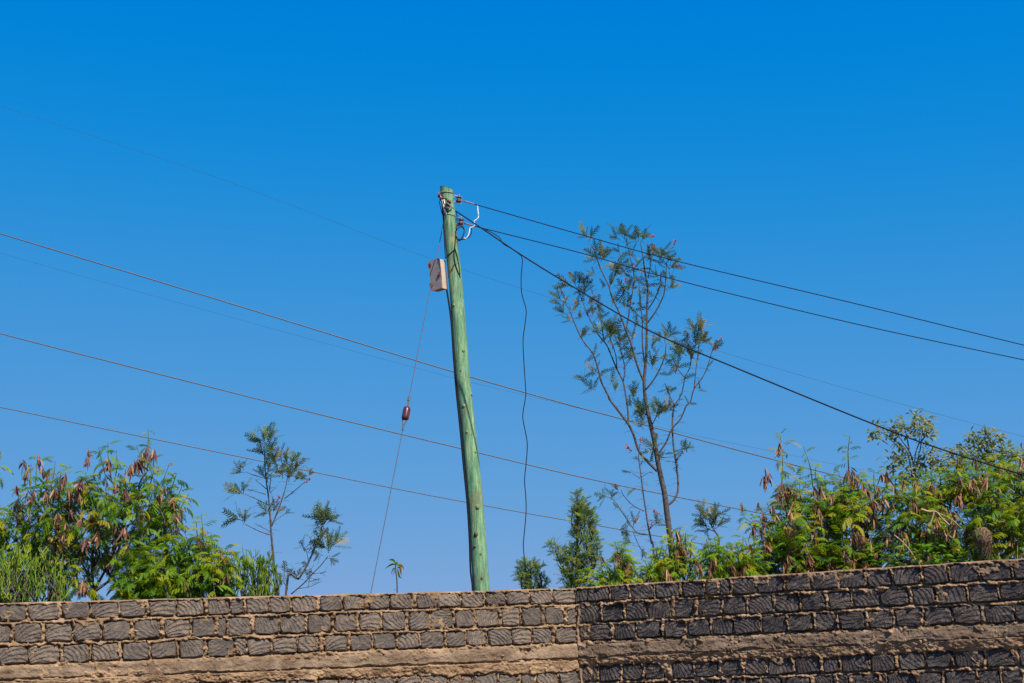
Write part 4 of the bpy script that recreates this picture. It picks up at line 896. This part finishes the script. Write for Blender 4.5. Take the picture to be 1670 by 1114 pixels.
tl = [(255, 120, 1.1, -.4), (280, 130, 1.0, .5), (310, 205, .9, .1), (295, 250, .9, -.8), (325, 225, .9, .5), (345, 245, .8, .7), (300, 330, .8, -1.2), (390, 385, .9, .3), (360, 385, .6, -1), (450, 100, 1.1, -.3), (470, 110, 1.0, .2), (430, 130, .9, -.8), (440, 205, .7, -.5), (545, 120, 1.1, .1), (525, 130, 1.0, -.6), (570, 130, .9, .6), (540, 270, .7, .2), (470, 310, .9, .2), (445, 330, .8, -.7), (660, 230, 1.1, 0), (690, 225, 1.1, .4), (640, 220, .9, -.5), (710, 250, .9, .7), (600, 240, .8, -.4), (725, 290, .8, 1.0), (645, 340, .8, -.4), (720, 345, .6, 1.2), (720, 405, .7, 1.0), (505, 400, .9, -.4), (465, 500, .9, -.2), (485, 490, .8, .3), (500, 210, .6, .8),
      (195, 375, 1.1, -.2), (220, 370, 1.0, .3), (160, 390, 1.0, -1.0), (255, 400, 1.0, .4), (245, 420, .9, -.4), (115, 465, 1.0, -.6), (140, 480, .9, .2), (105, 490, .7, -1.2), (215, 490, .7, -.8), (270, 490, .7, .8), (290, 545, .8, .2), (230, 565, .7, -.4), (135, 540, .7, -.9), (180, 530, .7, .6), (170, 580, .7, -.8), (235, 665, .6, .6), (330, 575, .7, .4), (345, 640, 1.1, -.3), (400, 640, 1.0, .2), (370, 640, 1.1, 0), (330, 650, .9, -.8), (415, 660, .8, .7), (390, 670, .9, .2), (440, 700, .7, .2), (460, 690, .7, .6), (510, 680, .9, -.1), (525, 620, .7, .4), (295, 870, .9, -.9), (250, 905, .9, -.9), (290, 955, .9, -.8), (395, 915, .9, .4), (415, 965, .6, 0), (515, 1000, .9, .2), (690, 680, 1.0, .1), (720, 660, .9, .6), (660, 690, .8, -.5), (620, 720, .7, .4), (620, 830, .9, .1), (640, 760, .7, .3),
      (820, 690, 1.0, -.4), (850, 650, 1.1, -.1), (875, 640, 1.1, .3), (890, 690, 1.0, .6), (830, 730, 1.0, -.4), (790, 760, 1.1, -.7), (745, 800, 1.0, -1.0), (830, 770, 1.1, 0), (860, 710, 1.0, .2), (770, 780, .9, -.3), (905, 700, .8, .8), (960, 740, .6, .6), (880, 960, .6, .4), (710, 1060, .7, .5), (655, 1050, .7, -.5), (640, 1085, .7, -.5), (690, 1080, .8, .4), (500, 1050, .7, -.6), (555, 1105, .9, 0)]
silky('tall spindly tree with bare grey limbs and ferny leaf tufts, crossed by black lines', 21.0, tall, [(*a5(x, y), s, l) for x, y, s, l in tl]+[(*a6(x, y), s, l) for x, y, s, l in ((770, 110, 1.1, -.3), (760, 150, 1.0, -.6), (770, 85, .9, .3), (905, 60, .9, -.4), (1020, 268, .6, 1.2), (875, 322, .6, -1))],
      4.3, 900, tsize=1.15, auto=3, flowers=[(*a5(x, y), l) for x, y, l in ((180, 342, -.5), (275, 375, .6), (525, 300, .2), (560, 330, .5), (735, 170, .5), (630, 190, 0), (605, 130, 1), (905, 680, .4), (820, 740, 0), (980, 700, .9), (965, 755, .5), (470, 380, .2), (835, 800, .3), (495, 500, 1), (120, 440, .2))], twiggy=16)
silky('thin bare sapling beside the tall tree with few drooping tufts and amber leaf bits', 20.2,
      [(L6((835, 900), (820, 800), (800, 700), (785, 600), (770, 500), (758, 400), (748, 320), (755, 250)), 1.7, .6), (L6((800, 750), (740, 740), (680, 660), (620, 570), (590, 545)), 1.2, .6), (L6((778, 620), (720, 590), (670, 540), (650, 500)), .9, .5), (L6((790, 880), (750, 810), (715, 730)), .8, .6),
       (L6((755, 440), (710, 410), (680, 402)), .6, .4), (L6((760, 435), (800, 410), (825, 408)), .5, .4), (L6((805, 720), (840, 690), (850, 680)), .6, .4), (L6((905, 700), (870, 650), (862, 640)), .5, .4), (L6((770, 340), (760, 370)), .5, .4)],
      [(*a6(x, y), s, l) for x, y, s, l in ((560, 535, 1.0, -1.1), (600, 540, .8, .3), (690, 525, .7, .3), (720, 690, 1.0, .2), (690, 690, .9, -.7), (690, 750, .9, -1.2), (700, 790, .9, -1.2), (845, 685, .9, .2), (770, 870, .9, .4), (630, 500, .6, -.8), (690, 405, .5, -1.3))], 2, 910, flowers=[(*a6(x, y), l) for x, y, l in ((695, 272, -.8), (710, 298, -.6), (640, 492, -.8), (862, 638, -1), (808, 718, .5), (757, 245, .2))], twiggy=14, small=[(*a6(x, y), .8, l) for x, y, l in ((740, 330, -1), (765, 345, .5), (630, 600, -1), (650, 605, .8))])
b2 = lambda x, y: (340+x/3.48, 680+y/3.48)
L2 = lambda *p: [b2(*q) for q in p]
silky('upright dark sapling with stepped leaf tufts rising from the pencil bush', 17.6,
      [(L2((390, 1000), (375, 880), (365, 760), (355, 650), (350, 560), (340, 450), (330, 380), (320, 270), (315, 150)), 2.2, .7), (L2((358, 620), (395, 530), (420, 460), (440, 390), (450, 330)), 1.5, .7), (L2((345, 670), (280, 645), (210, 610)), 1.0, .6), (L2((340, 500), (270, 465), (210, 440)), .9, .5), (L2((330, 410), (265, 355)), .8, .5), (L2((325, 350), (270, 335), (210, 312)), .7, .5), (L2((325, 440), (225, 410)), .7, .5), (L2((430, 465), (500, 410), (545, 370)), .8, .5), (L2((350, 650), (290, 620), (265, 605)), .6, .4), (L2((345, 420), (355, 340)), .9, .6), (L2((340, 540), (300, 510), (280, 488)), .6, .4), (L2((365, 600), (405, 570), (440, 545)), .6, .4), (L2((350, 430), (390, 390)), .6, .3)],
      [(*b2(x, y), s, l) for x, y, s, l in ((315, 130, 1.15, 0), (290, 140, .9, -.9), (340, 130, 1.0, .5), (315, 100, .9, 0), (310, 210, .9, -.5), (345, 200, .9, .4), (330, 250, 1.0, .2), (370, 240, 1.1, .3), (310, 330, 1.0, -.6), (340, 300, 1.0, .3), (335, 350, .9, 0), (390, 300, 1.1, .2), (420, 320, 1.2, 0), (440, 240, 1.1, -.2), (480, 250, 1.1, .5), (490, 300, 1.0, .6), (460, 340, 1.1, .2), (410, 230, 1.0, -.2), (500, 350, .9, .7), (530, 350, .6, .4), (180, 310, 1.0, -1.2), (195, 285, .8, -.2), (180, 430, 1.0, -1.2), (200, 415, .9, .1), (170, 580, 1.0, -1.2), (195, 570, 1.0, 0), (205, 595, .7, .3), (330, 540, .9, -.8), (370, 530, .9, .3), (400, 540, .6, .7), (440, 545, .5, .9), (575, 325, .6, .6))], 2.2, 920,
      flowers=[(*b2(x, y), l) for x, y, l in ((545, 375, 1), (380, 490, .6))], twiggy=8)
silky('slanting thin sapling leaning towards the stay wire, with two leaf tufts', 17.4,
      [(L2((440, 1000), (510, 920), (560, 840), (600, 750), (625, 680), (645, 620)), 1.9, .7), (L2((470, 1005), (540, 945), (590, 890), (640, 840), (678, 790)), 1.2, .6), (L2((570, 830), (555, 760), (540, 735)), .6, .4), (L2((590, 890), (660, 882)), .6, .4), (L2((500, 975), (570, 965), (630, 938)), .7, .4), (L2((580, 800), (610, 700), (640, 690)), .6, .4), (L2((450, 975), (425, 930), (430, 890)), .7, .4), (L2((605, 740), (580, 700)), .5, .3)],
      [(*b2(x, y), s, l) for x, y, s, l in ((650, 610, 1.2, -.1), (640, 580, 1.0, -.6), (670, 580, 1.1, .4), (625, 620, .9, -1), (690, 590, .9, .8), (655, 560, 1.0, 0), (680, 740, 1.2, 0), (660, 740, 1.1, -.8), (700, 730, 1.2, .5), (720, 710, 1.0, .6), (630, 780, .8, -1.2), (695, 800, .7, 2.6), (640, 690, .7, .3))], 1.9, 930, twiggy=6,
      small=[(*b2(x, y), s, l) for x, y, s, l in ((535, 735, 1.2, -.4), (490, 885, 1.5, -.4), (510, 890, 1.2, .6), (660, 880, 1.0, 1.2), (570, 935, 1.2, .2), (560, 890, .9, 0), (580, 690, .8, 0), (430, 890, 1.2, -.2), (555, 830, .8, -.8), (580, 750, .8, .8))])
# dense ones: tufts inside an outline
def dense(label, poly, Y, thick, base, n, seed, name='young_tree', cat='tree', s=(.6, .95), upb=.7):
    r = random.Random(seed); b = at(base[0], base[1], Y); root = thing(name, label, cat, (b[0], Y, -.08)); wood = MB(); tg = []
    for x, y, yy in sample(poly, n, seed, Y, thick, mind=4):
        p = at(x, y, yy); cx = sum(q[0] for q in poly)/len(poly); lean = (x-cx)/50*.8+r.uniform(-.5, .5)
        A = np.array(Matrix.Rotation(lean, 3, 'Y') @ Matrix.Rotation(r.uniform(-.6, .6), 3, 'X') @ Matrix.Rotation(r.uniform(0, 6.28), 3, 'Z')); inst('leaf_tuft', r.choice(TUFT_Y), root, p, A, r.uniform(*s)); tg.append(p-np.array([lean*.05, 0, .08]))
    xs_ = np.array([q[0] for q in poly]); ys_ = np.array([q[1] for q in poly]); tp = poly[int(np.argmin(ys_))]
    nodes = [np.array([b[0], Y, -.08]), np.array([b[0], Y, 1.2])]+[at(base[0]+(tp[0]-base[0])*t, base[1]+(tp[1]-base[1])*t, Y) for t in np.linspace(.05, .97, 12)]
    connect(nodes, tg, wood, seed, .004, .022); wood.tube(np.array(nodes), np.linspace(.026, .005, len(nodes)), 6); wood.build('trunk', MAT['bark'], root, smooth=True); return root
c5 = lambda x, y: (830+x/5.865, 780+y/5.865)
dense('young olive green conical tree with ferny foliage beside the hanging loose wire', [c5(*p) for p in ((655, 85), (690, 170), (740, 270), (790, 310), (845, 350), (830, 480), (870, 600), (880, 680), (860, 800), (760, 900), (690, 1060), (540, 1060), (520, 940), (490, 940), (530, 860), (440, 770), (385, 640), (420, 590), (470, 680), (560, 690), (610, 650), (600, 480), (600, 300), (620, 170))], 17.2, .28, (940, 985), 200, 940, s=(.45, .75))
dense('small round grey green bush touched by the end of the loose wire', [c5(*p) for p in ((130, 800), (210, 780), (270, 820), (350, 805), (330, 870), (320, 950), (355, 1000), (350, 1075), (150, 1075), (100, 950), (60, 890), (90, 840))], 17.8, .2, (865, 985), 60, 950, 'bush', 'bush', s=(.45, .75))
e6 = lambda x, y: (1040+x/6.19, 780+y/6.19)
silky('little dark tufted treetop above the small yellow green bush', 19.0,
      [([e6(830, 900), e6(820, 620), e6(790, 550), e6(740, 470), e6(720, 420)], 1.8, .8), ([e6(780, 540), e6(690, 490), e6(680, 360), e6(655, 320)], .9, .5), ([e6(760, 500), e6(790, 380), e6(775, 330)], .9, .5), ([e6(770, 520), e6(820, 480)], .8, .5), ([e6(790, 400), e6(830, 360)], .6, .4)],
      [(*e6(x, y), s, l) for x, y, s, l in ((655, 320, .8, -.1), (665, 370, .9, -.5), (690, 400, 1.0, -.3), (720, 420, 1.0, 0), (655, 440, .9, -1), (690, 480, .8, -1.2), (680, 530, .7, -2), (775, 340, 1.0, 0), (770, 400, 1.0, 0), (820, 370, .9, .7), (790, 470, .9, .6), (820, 480, .9, .9), (750, 470, .8, .3), (720, 510, .6, -2))], 1.8, 960, name='young_tree')

# grey small-leaved shrubs on the right
def oval(seed, L=1.0, W=.42, fold=.15):
    pr = ((0, .05), (.25, .8), (.55, 1), (.85, .6), (1, .03)); v = []; f = []
    for t, w_ in pr: v += [(t*L, -W/2*w_, fold*w_*W-.15*t*t), (t*L, 0, -.15*t*t), (t*L, W/2*w_, fold*w_*W-.15*t*t)]
    for i in range(4):
        for e in (0, 1): a = i*3+e; f += [(a, a+3, a+4), (a, a+4, a+1)]
    return np.array(v), np.array(f), np.zeros(len(v))
OV = oval(0)
def leafy(label, Y, limbs, clusters, mat, seed, name='shrub', size=.06, nper=14, cr=.09, base=None, group=None, hang=.6):
    r = random.Random(seed); b = at(base[0], base[1], Y); root = thing(name, label, 'shrub', (b[0], Y, -.08), group); wood = MB(); k = mpp(Y)
    wood.tube([np.array([b[0], Y, -.08]), np.array([b[0]+.02, Y, 1.3]), at(base[0], base[1], Y)], [.03, .025, .018], 6)
    for pl in limbs: P = catmull([at(x, y, Y+r.uniform(-.1, .1)*(i > 0)) for i, (x, y) in enumerate(pl)], 4); wood.tube(P, np.linspace(1.3, .5, len(P))*k, 5)
    wood.build('trunk', MAT['bark'], root, smooth=True); A = []; B = []; C = []
    for x, y, s_ in clusters:
        c = at(x, y, Y+r.uniform(-.2, .2))
        for i in range(int(nper*s_)):
            o = np.array([r.gauss(0, 1), r.gauss(0, 1), r.gauss(0, 1)])*cr*.55*s_; az = r.uniform(0, 6.28); d = np.array([math.cos(az), math.sin(az), r.uniform(-1.6, .5)*hang]); A.append(frame_from(d, r.uniform(-.7, .7))*size*r.uniform(.7, 1.2)); B.append(c+o); C.append(r.random()*.95)
    m_ = MB(); m_.place(OV, A, B, np.array(C)); m_.build('crown', MAT[mat], root, kind='stuff'); return root
d4 = lambda x, y: (1410+x/4.127, 660+y/4.127)
D4 = lambda *p: [d4(*q) for q in p]
leafy('grey green small leaved shrub with bare forked stems under the sagging thick cable', 17.6,
      [D4((330, 560), (290, 330), (190, 230), (120, 190), (70, 140)), D4((330, 560), (320, 360), (250, 240), (200, 150), (235, 100)), D4((330, 560), (340, 350), (370, 240), (370, 120), (350, 60)), D4((340, 450), (375, 300), (385, 210), (410, 110)), D4((350, 520), (400, 400), (450, 300)), D4((270, 330), (215, 270), (150, 220)), D4((300, 300), (280, 200), (270, 150)), D4((120, 240), (160, 268)), D4((250, 400), (200, 330)), D4((380, 250), (430, 180), (440, 140))],
      [(*d4(x, y), s) for x, y, s in ((70, 150, .9), (65, 190, .8), (70, 230, .9), (140, 160, 1.1), (160, 190, 1.0), (190, 175, 1), (210, 190, .9), (235, 110, .9), (225, 130, .7), (270, 150, 1), (290, 170, .9), (350, 55, .9), (360, 110, 1.2), (380, 100, 1), (410, 110, 1), (340, 130, .9), (400, 150, .9), (430, 150, 1), (440, 190, .9), (350, 170, .9), (430, 230, .9), (320, 190, .8), (230, 265, .6), (200, 350, 1.2), (190, 390, 1.1), (230, 330, 1.2), (260, 350, 1), (300, 380, 1.1), (350, 380, 1), (400, 360, 1.2), (440, 320, 1.2), (470, 350, 1.1), (460, 290, 1), (300, 440, 1.3), (250, 430, 1.3), (380, 430, 1.2), (430, 410, 1.2), (480, 420, 1.2), (510, 390, .9), (300, 500, 1.3), (360, 500, 1.2), (240, 480, 1.2), (420, 480, 1.3), (180, 430, 1), (520, 450, 1.1))], 'grey_leaf', 970, base=(1490, 800), nper=22, size=.075, cr=.09, group='small leaved shrubs above the podded trees')
leafy('loose bluish green shrub with upright leafy stems near the frame edge, behind the nest tree', 17.6,
      [D4((860, 560), (880, 420), (850, 300), (830, 170)), D4((880, 450), (930, 320), (900, 210)), D4((870, 480), (800, 350), (770, 250), (740, 195)), D4((880, 420), (800, 290), (790, 220)), D4((900, 450), (960, 360), (930, 250)), D4((800, 420), (720, 320), (640, 285)), D4((940, 460), (1030, 380), (1050, 330)), D4((640, 420), (640, 285))],
      [(*d4(x, y), s) for x, y, s in ((830, 165, .7), (840, 190, .7), (880, 195, .8), (905, 210, .7), (740, 200, .6), (710, 230, .9), (720, 260, .8), (790, 240, 1), (810, 260, 1), (770, 280, .9), (840, 280, 1), (870, 260, .9), (920, 260, 1), (890, 310, 1.2), (850, 330, 1), (930, 330, 1), (960, 310, .9), (980, 330, .9), (800, 330, 1), (750, 330, .9), (640, 285, .9), (600, 310, 1), (570, 340, 1), (640, 330, 1.1), (690, 320, 1.1), (610, 370, 1.2), (660, 380, 1.1), (900, 370, 1.2), (950, 390, 1.1), (1030, 340, 1.1), (1050, 320, 1.1), (1070, 350, 1.2), (1020, 370, 1.1), (860, 390, 1.1), (800, 390, 1.1), (730, 390, 1.0), (980, 420, 1.1), (580, 420, 1.1), (640, 440, 1.2), (1100, 380, 1.3))], 'grey_leaf', 980, base=(1615, 820), nper=24, size=.08, cr=.10, group='small leaved shrubs above the podded trees')
leafy('low broad leaved bright green shrub just above the darker wall top', 15.0,
      [[(1490, 930), (1480, 900)], [(1490, 930), (1510, 895)], [(1490, 930), (1465, 905)], [(1490, 930), (1530, 905)], [(1490, 930), (1445, 905)]],
      [(1490+dx, y, 1.0) for dx, y in ((-60, 912), (-45, 900), (-30, 905), (-20, 893), (-5, 900), (10, 890), (20, 905), (35, 897), (50, 905), (65, 900), (-70, 900), (80, 908), (5, 912), (-35, 915), (40, 915))], 'broad', 990, base=(1490, 940), nper=16, size=.075, cr=.13, hang=.4)

# pencil bushes
def pencil_bush(label, poly, Y, thick, n, seed, group):
    r = random.Random(seed); xs_ = [p[0] for p in poly]; b = at(sum(xs_)/len(xs_), max(p[1] for p in poly), Y); root = thing('pencil_bush', label, 'bush', (b[0], Y, -.08), group); m_ = MB(); wood = MB()
    def grow(p, d, L, rad, lvl, v):
        e = p+d*L; m_.tube([p, (p+e)/2+np.array([r.uniform(-.006, .006), r.uniform(-.006, .006), 0]), e], [rad, rad, rad*.85], 4, a=v, cap=False)
        if lvl <= 0: return
        for _ in range(r.choice((2, 3, 3))):
            az = r.uniform(0, 6.28); sp = r.uniform(.18, .42); nd = unit(d+np.array([math.cos(az)*sp, math.sin(az)*sp, .12])); grow(e, nd, L*r.uniform(.7, 1.0), rad*.85, lvl-1, min(.95, max(0, v+r.uniform(-.12, .12))))
    tg = []
    for x, y, yy in sample(poly, n, seed, Y, thick):
        p = at(x, y, yy)-np.array([0, 0, .2]); grow(p, unit(np.array([r.gauss(0, .35), r.gauss(0, .3), 1])), r.uniform(.05, .12), .0052, 2, r.random()**1.3*.85); tg.append(p)
    nodes = [np.array([b[0], Y, z]) for z in (-.08, .6, 1.2, 1.6)]; connect(nodes, tg, wood, seed, .005, .04); wood.build('trunk', MAT['bark'], root); m_.build('stems', MAT['pencil'], root, kind='stuff'); return root
GPB = 'pencil bushes with thin upright green stems'
pencil_bush('light green pencil bush of thin upright stems at the foot of the upright dark sapling', [(375, 915), (392, 895), (415, 905), (440, 900), (455, 925), (458, 975), (340, 978), (350, 940)], 16.4, .4, 170, 1001, GPB)
pencil_bush('darker pencil bush of thin green stems at the frame edge, below the dense feathery tree', [(-80, 900), (-20, 890), (30, 895), (70, 880), (100, 905), (108, 950), (110, 980), (-80, 985)], 15.6, .45, 250, 1002, GPB)

# the little plant in the gap
g6 = lambda x, y: (600+x/12.38, 890+y/12.38)
sp = thing('seedling', 'single tiny plant with drooping leaves, one orange, over the wall between stay and pole', 'plant', (at(645, 965, 16.4)[0], 16.4, -.08))
m_ = MB(); m_.tube(np.vstack([[at(647, 965, 16.4)[0], 16.4, -.08], catmull([at(*g6(590, 950), 16.4), at(*g6(585, 700), 16.4), at(*g6(560, 480), 16.4), at(*g6(560, 350), 16.4)], 4)]), .008, 5); m_.build('stem', MAT['bark'], sp)
def droop_leaf(pts, wpx, mat, dy):
    k = mpp(16.4); P = catmull([at(*g6(*p), 16.4+dy*i/len(pts)) for i, p in enumerate(pts)], 4); n = len(P); W2 = np.sin(np.linspace(.25, math.pi-.1, n))*wpx*k*.5; S2 = np.array([.5, -.35, .8]); T = unit(P[-1]-P[0]); S2 = unit(S2-T*(S2@T)); nr = np.cross(T, S2)
    v = np.vstack([P-S2*W2[:, None]-nr*.2*W2[:, None], P, P+S2*W2[:, None]-nr*.2*W2[:, None]]); f = []
    for i in range(n-1):
        for a in (0, n): f += [(a+i, a+n+i, a+n+i+1), (a+i, a+n+i+1, a+i+1)]
    m_ = MB(); m_.add(v, f, .4); return m_.build('leaf', MAT[mat], sp)
droop_leaf([(560, 360), (520, 300), (470, 280), (415, 290)], 3.6, 'leuc', -.05); droop_leaf([(555, 380), (500, 370), (430, 400), (345, 465)], 4.2, 'leuc', -.1); droop_leaf([(570, 390), (640, 385), (700, 420), (730, 490)], 4.2, 'leuc', -.08)
droop_leaf([(560, 450), (520, 470), (490, 520), (465, 580)], 4.0, 'leuc', .08); droop_leaf([(560, 450), (530, 490), (520, 560), (495, 640)], 4.5, 'amber_leaf', -.1); droop_leaf([(590, 435), (640, 430), (660, 510), (680, 600)], 5.2, 'amber_leaf', -.1); droop_leaf([(590, 450), (620, 560), (640, 630), (690, 660)], 3.4, 'leuc', .1); droop_leaf([(555, 350), (570, 340), (590, 350), (600, 365)], 4, 'leuc', -.05)
lo_ = droop_leaf([(550, 880), (530, 890), (515, 920)], 2.2, 'leuc', -.03)

# ------------------------------------------------------------------ the nest
nc = at(1602, 876, 15.03); k = mpp(15.02); r = random.Random(5); m_ = MB(); rx, rz = 13.5*k, 14.5*k
m_.ell(nc, np.eye(3), (rx*.82, rx*.7, rz*.82), 12, 8, a=.1)
for i in range(900):
    u = unit(np.array([r.gauss(0, 1), r.gauss(0, 1), r.gauss(0, 1)])); t = unit(np.cross(u, np.array([r.gauss(0, 1), r.gauss(0, 1), r.gauss(0, 1)]))); ln = r.uniform(.25, .9); P = []
    for s_ in np.linspace(-ln, ln, 5): q = unit(u*math.cos(s_)+t*math.sin(s_))*r.uniform(.80, 1.16); P.append(nc+q*np.array([rx, rx*.85, rz]))
    m_.tube(P, .0016, 3, a=r.random()*.9, cap=False)
for i in range(70):
    a = r.uniform(0, 6.28); p = nc+np.array([math.cos(a)*rx*.9*r.random()**.4+rx*.25, math.sin(a)*rx*.6, -rz*r.uniform(.1, .8)]); L = r.uniform(.06, .19); m_.tube([p, p+np.array([r.uniform(-.02, .02), 0, -L*.5]), p+np.array([r.uniform(-.05, .05), r.uniform(-.02, .02), -L])], .0017, 3, a=r.random()*.9, cap=False)
tag(m_.build('bird_nest', MAT['straw'], None), 'round straw bird nest with dangling fibres hanging among tan pods', 'nest')
# dead broken branch lying in the foliage
m_ = MB(); m_.tube(catmull([at(*d4(x, y), 15.0) for x, y in ((380, 705), (430, 720), (480, 722), (520, 765), (570, 812))], 4), np.linspace(.014, .008, 17), 5); m_.tube(catmull([at(*d4(x, y), 14.98) for x, y in ((470, 715), (455, 770), (432, 822))], 4), .008, 5); m_.tube(catmull([at(*d4(x, y), 15.02) for x, y in ((470, 715), (490, 760), (485, 805))], 4), .007, 5); m_.tube(catmull([at(*d4(x, y), 15.02) for x, y in ((480, 722), (580, 770), (650, 830))], 4), .006, 5)
tag(m_.build('dead_branch', MAT['drytwig'], None), 'pale forked dead branch caught in the foliage between pods and nest', 'branch')
m_ = MB(); m_.tube(catmull([at(*d4(x, y), 14.98) for x, y in ((200, 880), (250, 920), (310, 990), (350, 1060))], 4), .008, 5)
tag(m_.build('dead_branch', MAT['drytwig'], None), 'pale straight dry stick slanting down to the wall top left of the broad leaved shrub', 'branch')
for o in list(bpy.data.objects):
    if o.get('_org') is not None: del o['_org']
print('objects', len(bpy.data.objects), 'tris', sum(len(m.polygons) for m in bpy.data.meshes))
